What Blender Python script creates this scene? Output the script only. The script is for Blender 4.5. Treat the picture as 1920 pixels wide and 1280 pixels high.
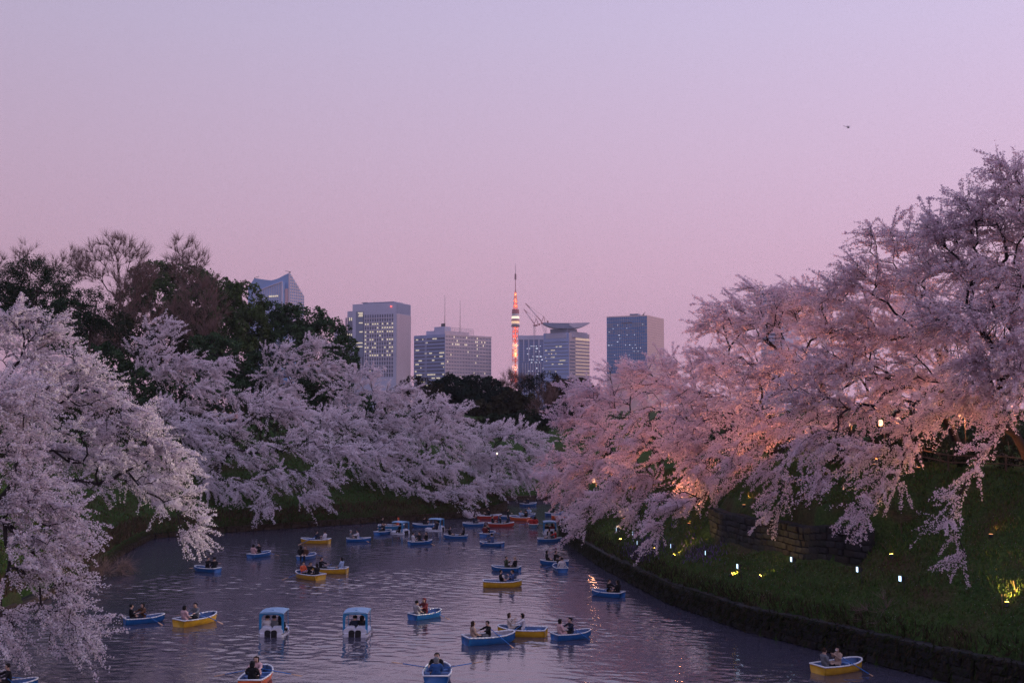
import bpy, math, random
import numpy as np
from mathutils import Vector, Matrix

for _o in list(bpy.data.objects):
    bpy.data.objects.remove(_o)
sc = bpy.context.scene
C = sc.collection

# ------------------------------------------------------------------ camera
F, CAMZ = 2100.0, 13.2                      # focal length in pixels of the 1920 wide photograph; height over the water
PITCH = math.atan(125.0 / F)
cam_data = bpy.data.cameras.new('camera')
cam_data.sensor_width = 36.0
cam_data.lens = 36.0 * F / 1920.0
cam_data.clip_start = 0.5
cam_data.clip_end = 12000.0
cam = bpy.data.objects.new('camera', cam_data)
cam.location = (0, 0, CAMZ)
cam.rotation_euler = (math.pi / 2 + PITCH, 0, 0)
C.objects.link(cam)
sc.camera = cam

# ------------------------------------------------------------------ sky: dusk, pink low down, lilac higher, brighter in the west (+x)
SUN_EL, SUN_AZ = math.radians(5.0), math.radians(112.0)     # azimuth from +y towards +x
world = bpy.data.worlds.new('World')
sc.world = world
world.use_nodes = True
nt = world.node_tree
for n in list(nt.nodes):
    nt.nodes.remove(n)
w_out = nt.nodes.new('ShaderNodeOutputWorld')
w_add = nt.nodes.new('ShaderNodeAddShader')
bg1 = nt.nodes.new('ShaderNodeBackground')
bg2 = nt.nodes.new('ShaderNodeBackground')
sky = nt.nodes.new('ShaderNodeTexSky')
sky.sky_type = 'NISHITA'
sky.sun_disc = False
sky.sun_elevation = math.radians(1.0)
sky.sun_rotation = SUN_AZ
nt.links.new(sky.outputs[0], bg1.inputs[0])
bg1.inputs[1].default_value = 0.02
tc = nt.nodes.new('ShaderNodeTexCoord')
sp = nt.nodes.new('ShaderNodeSeparateXYZ')
nt.links.new(tc.outputs['Generated'], sp.inputs[0])
ramp = nt.nodes.new('ShaderNodeValToRGB')
els = ramp.color_ramp.elements
SKY = [(0.0, (.66, .375, .515)), (.06, (.665, .385, .535)), (.13, (.655, .415, .57)), (.22, (.63, .46, .635)),
       (.32, (.585, .49, .695)), (.55, (.47, .465, .77)), (1.0, (.35, .385, .68))]
while len(els) < len(SKY):
    els.new(0.5)
for e, (p_, c_) in zip(els, SKY):
    e.position = p_
    e.color = (*c_, 1)
nt.links.new(sp.outputs['Z'], ramp.inputs[0])
m1 = nt.nodes.new('ShaderNodeMath'); m1.operation = 'MULTIPLY_ADD'
nt.links.new(sp.outputs['X'], m1.inputs[0]); m1.inputs[1].default_value = 0.36; m1.inputs[2].default_value = 1.0
mx = nt.nodes.new('ShaderNodeVectorMath'); mx.operation = 'SCALE'
nt.links.new(ramp.outputs[0], mx.inputs[0]); nt.links.new(m1.outputs[0], mx.inputs['Scale'])
nt.links.new(mx.outputs[0], bg2.inputs[0])
bg2.inputs[1].default_value = 1.0
nt.links.new(bg1.outputs[0], w_add.inputs[0]); nt.links.new(bg2.outputs[0], w_add.inputs[1])
nt.links.new(w_add.outputs[0], w_out.inputs[0])

# ------------------------------------------------------------------ sun: the last pink glow, very soft
sun_d = bpy.data.lights.new('sun', 'SUN')
sun_d.energy = 0.55
sun_d.angle = math.radians(25)
sun_d.color = (1.0, .66, .60)
sun = bpy.data.objects.new('sun', sun_d)
_d = Vector((math.sin(SUN_AZ) * math.cos(SUN_EL), math.cos(SUN_AZ) * math.cos(SUN_EL), math.sin(SUN_EL)))
sun.rotation_euler = (-_d).to_track_quat('-Z', 'Y').to_euler()
C.objects.link(sun)

sc.view_settings.view_transform = 'Standard'
sc.view_settings.look = 'None'
sc.view_settings.exposure = 0.0
sc.view_settings.gamma = 1.0
sc.view_settings.use_curve_mapping = False
sc.render.engine = 'CYCLES'
sc.cycles.max_bounces = 6
sc.cycles.diffuse_bounces = 3
sc.cycles.glossy_bounces = 3
sc.cycles.transmission_bounces = 4
sc.cycles.transparent_max_bounces = 4
sc.cycles.sample_clamp_indirect = 2.0
sc.cycles.caustics_reflective = False
sc.cycles.caustics_refractive = False
sc.cycles.filter_width = 1.5
sc.cycles.denoising_prefilter = 'NONE'
sc.cycles.use_denoising = True
sc.cycles.use_adaptive_sampling = True
sc.cycles.adaptive_threshold = 0.02

# ------------------------------------------------------------------ helpers
def P(px, py, y):
    """The point of the place at depth y that the photograph shows at pixel (px, py)."""
    a, b = (px - 960) / F, (640 - py) / F
    c, s = math.cos(PITCH), math.sin(PITCH)
    t = y / (c - b * s)
    return Vector((a * t, y, CAMZ + (s + b * c) * t))

def Pz(px, py, z=0.0):
    a, b = (px - 960) / F, (640 - py) / F
    c, s = math.cos(PITCH), math.sin(PITCH)
    t = (z - CAMZ) / (s + b * c)
    return Vector((a * t, (c - b * s) * t, z))

def RM(d):
    """Depths were first estimated with a higher horizon; this puts them where the water line says."""
    return 27720.0 / (31500.0 / d - 65.0) if d < 180 else d

def link(o, parent=None):
    C.objects.link(o)
    if parent is not None:
        o.parent = parent
    return o

def tag(o, label=None, cat=None, group=None, kind=None):
    if label: o['label'] = label
    if cat: o['category'] = cat
    if group: o['group'] = group
    if kind: o['kind'] = kind
    return o

def empty(name, loc, rz=0.0, label=None, cat=None, group=None):
    o = bpy.data.objects.new(name, None)
    o.empty_display_size = 0.2
    o.location = loc
    o.rotation_euler = (0, 0, rz)
    link(o)
    return tag(o, label, cat, group)

def mesh_arrays(name, V, faces_k, mat=None, col=None, smooth=False, mat_idx=None):
    """V (n,3); faces_k list of index arrays (m,k)."""
    me = bpy.data.meshes.new(name)
    V = np.asarray(V, dtype=np.float32)
    me.vertices.add(len(V))
    me.vertices.foreach_set('co', V.ravel())
    loops = np.concatenate([f.ravel() for f in faces_k]).astype(np.int32)
    tot = np.concatenate([np.full(len(f), f.shape[1]) for f in faces_k]).astype(np.int32)
    start = np.concatenate([[0], np.cumsum(tot)[:-1]]).astype(np.int32)
    me.loops.add(len(loops))
    me.loops.foreach_set('vertex_index', loops)
    me.polygons.add(len(tot))
    me.polygons.foreach_set('loop_start', start)
    if smooth:
        me.polygons.foreach_set('use_smooth', np.ones(len(tot), dtype=bool))
    if mat_idx is not None:
        me.polygons.foreach_set('material_index', np.asarray(mat_idx, dtype=np.int32))
    me.update(calc_edges=True)
    if col is not None:
        at = me.attributes.new('Col', 'FLOAT_COLOR', 'POINT')
        c4 = np.ones((len(V), 4), dtype=np.float32)
        c4[:, :3] = col
        at.data.foreach_set('color', c4.ravel())
    for m in (mat if isinstance(mat, (list, tuple)) else [mat]):
        if m is not None:
            me.materials.append(m)
    return me

def obj(name, me, parent=None, loc=None, rot=None, scale=None):
    o = bpy.data.objects.new(name, me)
    if loc is not None: o.location = loc
    if rot is not None: o.rotation_euler = rot
    if scale is not None: o.scale = scale
    return link(o, parent)

class MB:
    """Collects boxes, bars, prisms and lofts of ONE part."""
    def __init__(s):
        s.v, s.f = [], []
    def add(s, verts, faces):
        k = len(s.v)
        s.v += [tuple(p) for p in verts]
        s.f += [tuple(i + k for i in f) for f in faces]
    def box(s, c, d, rz=0.0, M=None):
        hx, hy, hz = d[0] / 2, d[1] / 2, d[2] / 2
        vs = [Vector((sx * hx, sy * hy, sz * hz)) for sz in (-1, 1) for sx, sy in ((-1, -1), (1, -1), (1, 1), (-1, 1))]
        R = Matrix.Rotation(rz, 3, 'Z') if M is None else M
        vs = [R @ v + Vector(c) for v in vs]
        s.add(vs, [(3, 2, 1, 0), (4, 5, 6, 7), (0, 1, 5, 4), (1, 2, 6, 5), (2, 3, 7, 6), (3, 0, 4, 7)])
    def bar(s, a, b, r0, r1=None, k=6):
        a, b = Vector(a), Vector(b)
        r1 = r0 if r1 is None else r1
        d = (b - a).normalized()
        u = d.cross(Vector((0, 0, 1)))
        if u.length < 1e-4: u = Vector((1, 0, 0))
        u.normalize(); w = d.cross(u)
        vs = [a + (u * math.cos(2 * math.pi * i / k) + w * math.sin(2 * math.pi * i / k)) * r0 for i in range(k)]
        vs += [b + (u * math.cos(2 * math.pi * i / k) + w * math.sin(2 * math.pi * i / k)) * r1 for i in range(k)]
        fs = [(i, (i + 1) % k, k + (i + 1) % k, k + i) for i in range(k)]
        fs += [tuple(range(k - 1, -1, -1)), tuple(range(k, 2 * k))]
        s.add(vs, fs)
    def path(s, pts, r, k=6, closed=False):
        n = len(pts)
        for i in range(n if closed else n - 1):
            s.bar(pts[i], pts[(i + 1) % n], r, r, k)
    def loft(s, rings, close_u=True, caps=True):
        k = len(rings[0]); b = len(s.v)
        for r in rings: s.v += [tuple(p) for p in r]
        for i in range(len(rings) - 1):
            for j in range(k if close_u else k - 1):
                j2 = (j + 1) % k
                s.f.append((b + i * k + j, b + i * k + j2, b + (i + 1) * k + j2, b + (i + 1) * k + j))
        if caps and close_u:
            s.f.append(tuple(b + j for j in range(k - 1, -1, -1)))
            s.f.append(tuple(b + (len(rings) - 1) * k + j for j in range(k)))
    def mesh(s, name, mat, smooth=False):
        me = bpy.data.meshes.new(name)
        me.from_pydata(s.v, [], s.f)
        if smooth:
            me.polygons.foreach_set('use_smooth', np.ones(len(me.polygons), dtype=bool))
        me.update()
        if mat is not None: me.materials.append(mat)
        return me
    def build(s, name, mat, parent=None, smooth=False, loc=None, rz=None):
        return obj(name, s.mesh(name, mat, smooth), parent, loc, None if rz is None else (0, 0, rz))

# ------------------------------------------------------------------ materials
def mat(name, col, rough=.75, var=.18, scale=4.0, metal=0.0, bump=0.0, bscale=20.0, emit=None, estr=0.0, spec=.3, coat=0.0):
    m = bpy.data.materials.new(name)
    m.use_nodes = True
    n, l = m.node_tree.nodes, m.node_tree.links
    b = n['Principled BSDF']
    b.inputs['Roughness'].default_value = rough
    b.inputs['Metallic'].default_value = metal
    b.inputs['Specular IOR Level'].default_value = spec
    b.inputs['Coat Weight'].default_value = coat
    t = n.new('ShaderNodeTexCoord')
    no = n.new('ShaderNodeTexNoise'); no.inputs['Scale'].default_value = scale; no.inputs['Detail'].default_value = 5
    l.new(t.outputs['Object'], no.inputs['Vector'])
    r = n.new('ShaderNodeValToRGB')
    r.color_ramp.elements[0].position, r.color_ramp.elements[1].position = .3, .7
    r.color_ramp.elements[0].color = (*[max(0, c * (1 - var)) for c in col], 1)
    r.color_ramp.elements[1].color = (*[min(1, c * (1 + var)) for c in col], 1)
    l.new(no.outputs[0], r.inputs[0]); l.new(r.outputs[0], b.inputs['Base Color'])
    if bump:
        nb = n.new('ShaderNodeTexNoise'); nb.inputs['Scale'].default_value = bscale; nb.inputs['Detail'].default_value = 4
        l.new(t.outputs['Object'], nb.inputs['Vector'])
        bp = n.new('ShaderNodeBump'); bp.inputs['Strength'].default_value = bump; bp.inputs['Distance'].default_value = .05
        l.new(nb.outputs[0], bp.inputs['Height']); l.new(bp.outputs[0], b.inputs['Normal'])
    if emit:
        b.inputs['Emission Color'].default_value = (*emit, 1)
        b.inputs['Emission Strength'].default_value = estr
    return m

def leaf_mat(name, col, trans=.35, tcol=None):
    """Thin petals or leaves: diffuse plus light that comes through; 'Col' holds the natural spread of tints."""
    m = bpy.data.materials.new(name)
    m.use_nodes = True
    n, l = m.node_tree.nodes, m.node_tree.links
    for x in list(n): n.remove(x)
    out = n.new('ShaderNodeOutputMaterial')
    at = n.new('ShaderNodeAttribute'); at.attribute_name = 'Col'
    mul = n.new('ShaderNodeMix'); mul.data_type = 'RGBA'; mul.blend_type = 'MULTIPLY'; mul.inputs[0].default_value = 1.0
    l.new(at.outputs['Color'], mul.inputs[6]); mul.inputs[7].default_value = (*col, 1)
    d = n.new('ShaderNodeBsdfDiffuse'); tr = n.new('ShaderNodeBsdfTranslucent'); mixs = n.new('ShaderNodeMixShader')
    l.new(mul.outputs[2], d.inputs[0]); l.new(mul.outputs[2], tr.inputs[0])
    mixs.inputs[0].default_value = trans
    l.new(d.outputs[0], mixs.inputs[1]); l.new(tr.outputs[0], mixs.inputs[2]); l.new(mixs.outputs[0], out.inputs[0])
    return m

def glow(name, col, s):
    m = bpy.data.materials.new(name)
    m.use_nodes = True
    b = m.node_tree.nodes['Principled BSDF']
    b.inputs['Base Color'].default_value = (*[min(1, c) for c in col], 1)
    b.inputs['Emission Color'].default_value = (*col, 1)
    b.inputs['Emission Strength'].default_value = s
    return m
# ------------------------------------------------------------------ the lie of the land
# shores as (x, y, wall height, slope, bank top)
def _sh(px, py, *r):
    v = Pz(px, py, 0.0); return (v.x, v.y) + r
RS = [(70, -60, 2.0, .72, 10.5), (36, 20, 2.0, .72, 10.5), (28, 40, 2.0, .72, 10.5), _sh(1920, 1310, 1.6, .72, 10.5), _sh(1740, 1270, 1.6, .72, 10.5), _sh(1560, 1225, 1.6, .72, 10.5),
      _sh(1400, 1185, 1.5, .72, 10.5), _sh(1250, 1130, 1.4, .70, 10.2), _sh(1130, 1065, 1.3, .66, 9.8), _sh(1060, 1018, 1.2, .60, 9.2), _sh(1049, 1003, 1.1, .55, 8.5),
      (5.2, 122, 1.3, .5, 8.5), (9, 130, 1.2, .5, 8.5), (20, 140, 1.2, .5, 8.5), (50, 155, 1.5, .6, 9), (110, 175, 1.5, .6, 9), (190, 190, 1.5, .6, 9)]
LS = [(-45, -60, 1.4, .55, 10), (-30, 8, 1.4, .55, 10), (-31, 40, 1.4, .55, 10), (-31.5, 60, 1.4, .55, 10), _sh(170, 1085, 1.1, .55, 10.5), _sh(230, 1040, 1.1, .55, 11.5), _sh(285, 1010, 1.2, .55, 12),
      _sh(400, 1000, 1.3, .52, 12), _sh(700, 980, 1.4, .52, 12), _sh(855, 972, 1.6, .52, 11), _sh(935, 962, 2.2, .5, 9.5), _sh(951, 956, 2.3, .5, 9), (-.9, 150, 2.0, .5, 9),
      (-3, 156, 1.5, .5, 9), (-2, 160, 1.5, .6, 10), (7, 163, 1.5, .6, 10), (20, 166, 1.5, .6, 10), (70, 182, 1.5, .6, 10), (190, 210, 1.5, .6, 10)]
RSa, LSa = np.array(RS, float), np.array(LS, float)
POLY = np.concatenate([RSa[:, :2], LSa[::-1, :2]])

def inside(x, y):
    r = np.zeros(x.shape, bool)
    n = len(POLY)
    for i in range(n):
        x0, y0 = POLY[i]; x1, y1 = POLY[(i + 1) % n]
        if y0 == y1: continue
        c = ((y0 > y) != (y1 > y)) & (x < (x1 - x0) * (y - y0) / (y1 - y0) + x0)
        r ^= c
    return r

def shore_info(x, y):
    best = np.full(x.shape, 1e9); at = np.zeros(x.shape + (3,)); side = np.zeros(x.shape); arc = np.zeros(x.shape)
    for k, S in ((1, RSa), (-1, LSa)):
        a0 = 0.0
        for i in range(len(S) - 1):
            p, q = S[i, :2], S[i + 1, :2]
            d = q - p; L = np.hypot(*d)
            t = np.clip(((x - p[0]) * d[0] + (y - p[1]) * d[1]) / L ** 2, 0, 1)
            ds = np.hypot(x - p[0] - t * d[0], y - p[1] - t * d[1])
            m = ds < best
            best = np.where(m, ds, best)
            at = np.where(m[..., None], S[i, 2:] * (1 - t[..., None]) + S[i + 1, 2:] * t[..., None], at)
            side = np.where(m, k, side); arc = np.where(m, a0 + t * L, arc)
            a0 += L
    return best, at, side, arc

def arc_of(x, y):
    return float(shore_info(np.array([float(x)]), np.array([float(y)]))[3][0])
TA, TB = arc_of(15.7, 62.6), arc_of(9.4, 82.0)          # the second wall half way up the eastern bank
MID_S, MID_H = 5.0, 2.3

def height(x, y):
    x, y = np.asarray(x, float), np.asarray(y, float)
    s, at, side, arc = shore_info(x, y)
    ins = inside(x, y)
    hw, sl, top = at[..., 0], at[..., 1], at[..., 2]
    wob = .16 * np.sin(x * .9 + y * .31) + .13 * np.sin(y * 1.13 - x * .43 + 1.3) + .08 * np.sin(x * 2.3 + y * 1.9)
    z = hw - .06 + sl * (s - .35)
    k = 1.6
    z = -np.log(np.exp(-np.clip(z, -5, 60) / k) + np.exp(-top / k)) * k
    z = np.where(s < .35, hw - .06, z)
    z = z + wob * np.clip((s - .6) / 3, 0, 1)
    z = z + np.where(side < 0, np.clip((s - 22) * .05, 0, 2.2), np.clip((s - 25) * .03, 0, 2))
    w = np.clip((arc - TA + .2) / .3, 0, 1) * np.clip((TB + .2 - arc) / .3, 0, 1) * (side > 0)
    rise = np.clip((s - MID_S - .55) / .3, 0, 1) * np.clip((13 - s) / 6.5, 0, 1)
    dip = np.clip((s - 2.0) / 3, 0, 1) * (s <= MID_S + .55)
    z = z + w * (rise * MID_H * .62 - dip * MID_H * .38 - (1 - np.clip((13 - s) / 6.5, 0, 1)) * 0)
    return np.where(ins | (s < .3), -1.3, z)

def hz(x, y):
    return float(height(np.array([float(x)]), np.array([float(y)]))[0])

def on_ground(px, py, y0=45., y1=170.):
    """Where the line of sight through a pixel meets the banks."""
    ys = np.arange(y0, y1, .1)
    pts = np.array([P(px, py, float(v)) for v in ys])
    h = height(pts[:, 0], pts[:, 1])
    i = np.argmax(pts[:, 2] <= np.maximum(h, 0))
    return Vector((pts[i, 0], pts[i, 1], h[i]))

def spaced(a, b, step, far, g=1.35):
    c = list(np.arange(a, b + step / 2, step)); st = step
    x = c[-1]
    while x < far[1]:
        st *= g; x += st; c.append(x)
    x = c[0]; st = step
    while x > far[0]:
        st *= g; x -= st; c.insert(0, x)
    return np.array(c)
gx, gy = spaced(-82, 56, .62, (-3000, 3000)), spaced(36, 200, .62, (-300, 3900))
GX, GY = np.meshgrid(gx, gy)
GZ = height(GX, GY)
far = np.clip((np.hypot(GX, GY - 90) - 250) / 300, 0, 1)
GZ = GZ * (1 - far) + 10 * far
nx, ny = len(gx), len(gy)
ii = (np.arange(ny - 1)[:, None] * nx + np.arange(nx - 1)[None, :]).ravel()
gf = np.stack([ii, ii + 1, ii + nx + 1, ii + nx], 1)

def ground_material():
    m = bpy.data.materials.new('bank_turf'); m.use_nodes = True
    n, l = m.node_tree.nodes, m.node_tree.links
    b = n['Principled BSDF']; b.inputs['Roughness'].default_value = .95; b.inputs['Specular IOR Level'].default_value = .1
    t = n.new('ShaderNodeTexCoord')
    a = n.new('ShaderNodeTexNoise'); a.inputs['Scale'].default_value = .35; a.inputs['Detail'].default_value = 6
    c = n.new('ShaderNodeTexNoise'); c.inputs['Scale'].default_value = 6; c.inputs['Detail'].default_value = 6
    for q in (a, c): l.new(t.outputs['Object'], q.inputs['Vector'])
    r = n.new('ShaderNodeValToRGB')
    e = r.color_ramp.elements
    e[0].position, e[0].color = .32, (.034, .066, .018, 1)
    e[1].position, e[1].color = .72, (.075, .052, .030, 1)
    x = e.new(.5); x.color = (.050, .088, .024, 1)
    l.new(a.outputs[0], r.inputs[0])
    mm = n.new('ShaderNodeMix'); mm.data_type = 'RGBA'; mm.blend_type = 'MULTIPLY'; mm.inputs[0].default_value = .8
    r2 = n.new('ShaderNodeValToRGB'); r2.color_ramp.elements[0].position = .3; r2.color_ramp.elements[1].position = .7
    r2.color_ramp.elements[0].color = (.45, .45, .45, 1); r2.color_ramp.elements[1].color = (1.25, 1.25, 1.25, 1)
    l.new(c.outputs[0], r2.inputs[0]); l.new(r.outputs[0], mm.inputs[6]); l.new(r2.outputs[0], mm.inputs[7])
    l.new(mm.outputs[2], b.inputs['Base Color'])
    bp = n.new('ShaderNodeBump'); bp.inputs['Strength'].default_value = .7; bp.inputs['Distance'].default_value = .15
    l.new(c.outputs[0], bp.inputs['Height']); l.new(bp.outputs[0], b.inputs['Normal'])
    return m
ground = obj('ground', mesh_arrays('ground', np.stack([GX, GY, GZ], -1).reshape(-1, 3), [gf], ground_material(), smooth=True))
tag(ground, 'grassy banks sloping up on both sides of the moat', None, None, 'structure')

# ------------------------------------------------------------------ water
WAVE = .26
def water_material():
    m = bpy.data.materials.new('moat_water'); m.use_nodes = True
    n, l = m.node_tree.nodes, m.node_tree.links
    b = n['Principled BSDF']
    b.inputs['Base Color'].default_value = (.068, .062, .090, 1)
    b.inputs['Roughness'].default_value = .07
    b.inputs['IOR'].default_value = 2.8
    b.inputs['Specular IOR Level'].default_value = .5
    t = n.new('ShaderNodeTexCoord')
    mp = n.new('ShaderNodeMapping'); mp.inputs['Scale'].default_value = (.75, 1.15, 1); mp.inputs['Rotation'].default_value = (0, 0, .25)
    l.new(t.outputs['Object'], mp.inputs[0])
    a = n.new('ShaderNodeTexNoise'); a.inputs['Scale'].default_value = 5.0; a.inputs['Detail'].default_value = 1.5; a.inputs['Roughness'].default_value = .55
    c = n.new('ShaderNodeTexNoise'); c.inputs['Scale'].default_value = .8; c.inputs['Detail'].default_value = 1
    w = n.new('ShaderNodeTexNoise'); w.inputs['Scale'].default_value = .07; w.inputs['Detail'].default_value = 4; w.inputs['Distortion'].default_value = .6
    l.new(mp.outputs[0], a.inputs['Vector']); l.new(mp.outputs[0], c.inputs['Vector'])
    mw = n.new('ShaderNodeMapping'); mw.inputs['Scale'].default_value = (.7, 1.8, 1)
    l.new(t.outputs['Object'], mw.inputs[0]); l.new(mw.outputs[0], w.inputs['Vector'])
    rr = n.new('ShaderNodeMapRange'); rr.inputs[1].default_value = .38; rr.inputs[2].default_value = .62; rr.inputs[3].default_value = .30; rr.inputs[4].default_value = 1.0
    l.new(w.outputs[0], rr.inputs[0])
    ad = n.new('ShaderNodeMath'); ad.operation = 'MULTIPLY_ADD'
    l.new(c.outputs[0], ad.inputs[0]); ad.inputs[1].default_value = 1.1; l.new(a.outputs[0], ad.inputs[2])
    bp = n.new('ShaderNodeBump'); bp.inputs['Distance'].default_value = .012
    l.new(ad.outputs[0], bp.inputs['Height']); l.new(rr.outputs[0], bp.inputs['Strength'])
    l.new(bp.outputs[0], b.inputs['Normal'])
    return m
wr = np.random.default_rng(31)
wx = np.arange(-40, 27, .17)
wy = [46.0]
while wy[-1] < 166: wy.append(wy[-1] + .095 + .0011 * (wy[-1] - 46))
wy = np.array(wy)
WX, WY = np.meshgrid(wx, wy)
WZ = np.zeros_like(WX)
for lam in np.concatenate([wr.uniform(.42, .85, 34), wr.uniform(.85, 1.5, 14), wr.uniform(2, 5, 4)]):
    th = 1.25 + wr.normal(0, .62)                    # a light breeze down the moat, with cross chop
    k_ = 2 * np.pi / lam
    WZ += .0072 * min(lam, 1.3) ** .9 * np.sin(k_ * (np.cos(th) * WX + np.sin(th) * WY) + wr.uniform(0, 6.28))
patch = np.zeros_like(WX)
for _ in range(7):
    lam = wr.uniform(9, 34); th = 1.57 + wr.normal(0, .35)
    patch += np.sin(2 * np.pi / lam * (np.cos(th) * WX * .6 + np.sin(th) * WY) + wr.uniform(0, 6.28))
WZ *= WAVE * np.clip(.85 + .16 * patch, .35, 1.3)
s_w = shore_info(WX, WY)[0]
keep = (np.abs(WX / WY) < .49) & (inside(WX, WY) | (s_w < .6))
fidx = -np.ones(WX.shape, int)
qk = keep[:-1, :-1] & keep[1:, :-1] & keep[:-1, 1:] & keep[1:, 1:]
base_i = (np.arange(len(wy) - 1)[:, None] * len(wx) + np.arange(len(wx) - 1)[None, :])[qk]
quads = np.stack([base_i, base_i + 1, base_i + len(wx) + 1, base_i + len(wx)], 1)
used, inv = np.unique(quads, return_inverse=True)
WV = np.stack([WX, WY, WZ], -1).reshape(-1, 3)[used]
quads = inv.reshape(-1, 4)
nW = len(WV)
WV = np.concatenate([WV, np.array([[-60, -70, -.16], [200, -70, -.16], [200, 215, -.16], [-60, 215, -.16]])])
wo = obj('water', mesh_arrays('water', WV, [quads, np.array([[nW, nW + 1, nW + 2, nW + 3]])], water_material(), smooth=True))
tag(wo, 'rippled moat water reflecting the lilac dusk sky', None, None, 'structure')

# ------------------------------------------------------------------ stone walls
def stone_mesh(i, m):
    rng = random.Random(900 + i)
    mb = MB()
    j = lambda a: a + rng.uniform(-.035, .035)
    b = .09
    back = [(-.5, .5, -.5), (.5, .5, -.5), (.5, .5, .5), (-.5, .5, .5)]
    mid = [(j(-.5), -.25, j(-.5)), (j(.5), -.25, j(-.5)), (j(.5), -.25, j(.5)), (j(-.5), -.25, j(.5))]
    fr = [(j(-.5 + b), -.5 + rng.uniform(0, .12), j(-.5 + b)), (j(.5 - b), -.5 + rng.uniform(0, .12), j(-.5 + b)), (j(.5 - b), -.5 + rng.uniform(0, .12), j(.5 - b)), (j(-.5 + b), -.5 + rng.uniform(0, .12), j(.5 - b))]
    mb.loft([back, mid, fr])
    return mb.mesh('stone', m)
STONE_MATS = [mat('weathered_stone_%d' % i, c, .9, .35, 3.0, bump=.5) for i, c in enumerate([(.026, .026, .030), (.034, .033, .036), (.022, .025, .023), (.030, .026, .024)])]
JOINT = mat('wall_joint_earth', (.03, .028, .026), .95, .3)
STONES = [stone_mesh(i, STONE_MATS[i % 4]) for i in range(8)]

def offset_line(S, i0, i1, off, sgn):
    """Points every 0.5 m along shore S, pushed landward by off; returns (x, y, tangent angle, wall height)."""
    pts = S[i0:i1 + 1]
    seg = np.hypot(*np.diff(pts[:, :2], axis=0).T)
    cum = np.concatenate([[0], np.cumsum(seg)])
    t = np.arange(0, cum[-1], .25)
    x = np.interp(t, cum, pts[:, 0]); y = np.interp(t, cum, pts[:, 1]); h = np.interp(t, cum, pts[:, 2])
    tx, ty = np.gradient(x), np.gradient(y)
    ker = np.ones(9) / 9
    tx, ty = np.convolve(np.pad(tx, 4, 'edge'), ker, 'valid'), np.convolve(np.pad(ty, 4, 'edge'), ker, 'valid')
    n = np.hypot(tx, ty); tx, ty = tx / n, ty / n
    nx_, ny_ = (ty * sgn, -tx * sgn)                # landward normal
    return np.stack([x + nx_ * off, y + ny_ * off, np.arctan2(ty, tx), h, nx_, ny_], 1), t

def stone_wall(name, label, line, t, z0f, z1f, ch, n_single, seed, lo=.34, hi=.92):
    rng = random.Random(seed)
    p0 = line[len(line) // 2]
    root = empty(name, (p0[0], p0[1], 0), 0, label, 'wall')
    # earth core behind the stones
    core = MB()
    rings = []
    for q in line[::4]:
        a = Vector((q[0] + q[4] * .22, q[1] + q[5] * .22, 0)); b = Vector((q[0] + q[4] * .75, q[1] + q[5] * .75, 0))
        z0, z1 = z0f(q), z1f(q) - .05
        rings.append([(a.x, a.y, z0), (b.x, b.y, z0), (b.x, b.y, z1), (a.x, a.y, z1)])
    rings = [[(x - p0[0], y - p0[1], z) for x, y, z in r] for r in rings]
    core.loft(rings)
    core.build('wall_core', JOINT, root)
    todo = []
    zmax = max(z1f(q) - z0f(q) for q in line)
    for c in range(int(math.ceil(zmax / ch))):
        u = rng.uniform(-.4, 0)
        while u < t[-1]:
            L = rng.uniform(lo, hi)
            k = min(len(t) - 1, max(0, int((u + L / 2) / .25)))
            q = line[k]
            zb = z0f(q) + c * ch
            hgt = min(ch, z1f(q) - zb)
            if hgt > ch * .45:
                todo.append((q, L, zb, hgt, c))
            u += L
    todo.sort(key=lambda s: s[0][1] ** 2 + s[0][0] ** 2)
    infr = [s for s in todo if abs(s[0][0] / s[0][1]) < .47 and s[2] + s[3] > 0]
    singles = set(id(s) for s in infr[:n_single])
    rest = MB()
    for s in todo:
        q, L, zb, hgt, c = s
        dep = .34 + rng.uniform(-.07, .09)
        loc = (q[0] + q[4] * .12 - p0[0], q[1] + q[5] * .12 - p0[1], zb + hgt / 2)
        rot = q[2] + (0 if q[4] * -math.sin(q[2]) + q[5] * math.cos(q[2]) > 0 else math.pi)
        if id(s) in singles:
            o = bpy.data.objects.new('stone', STONES[rng.randrange(8)])
            o.location = loc; o.rotation_euler = (rng.uniform(-.06, .06), rng.uniform(-.05, .05), rot + rng.uniform(-.05, .05))
            o.scale = (L - .035, dep, hgt - rng.uniform(.02, .07))
            link(o, root)
        else:
            M = Matrix.Rotation(rot, 3, 'Z') @ Matrix.Diagonal((L - .035, dep, hgt - .03))
            src = STONES[rng.randrange(8)]
            rest.add([M @ v.co + Vector(loc) for v in src.vertices], [tuple(p.vertices) for p in src.polygons])
    if rest.v:
        r = rest.build('stone_course', STONE_MATS[seed % 4], root)
        r['kind'] = 'stuff'
    return root

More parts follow.
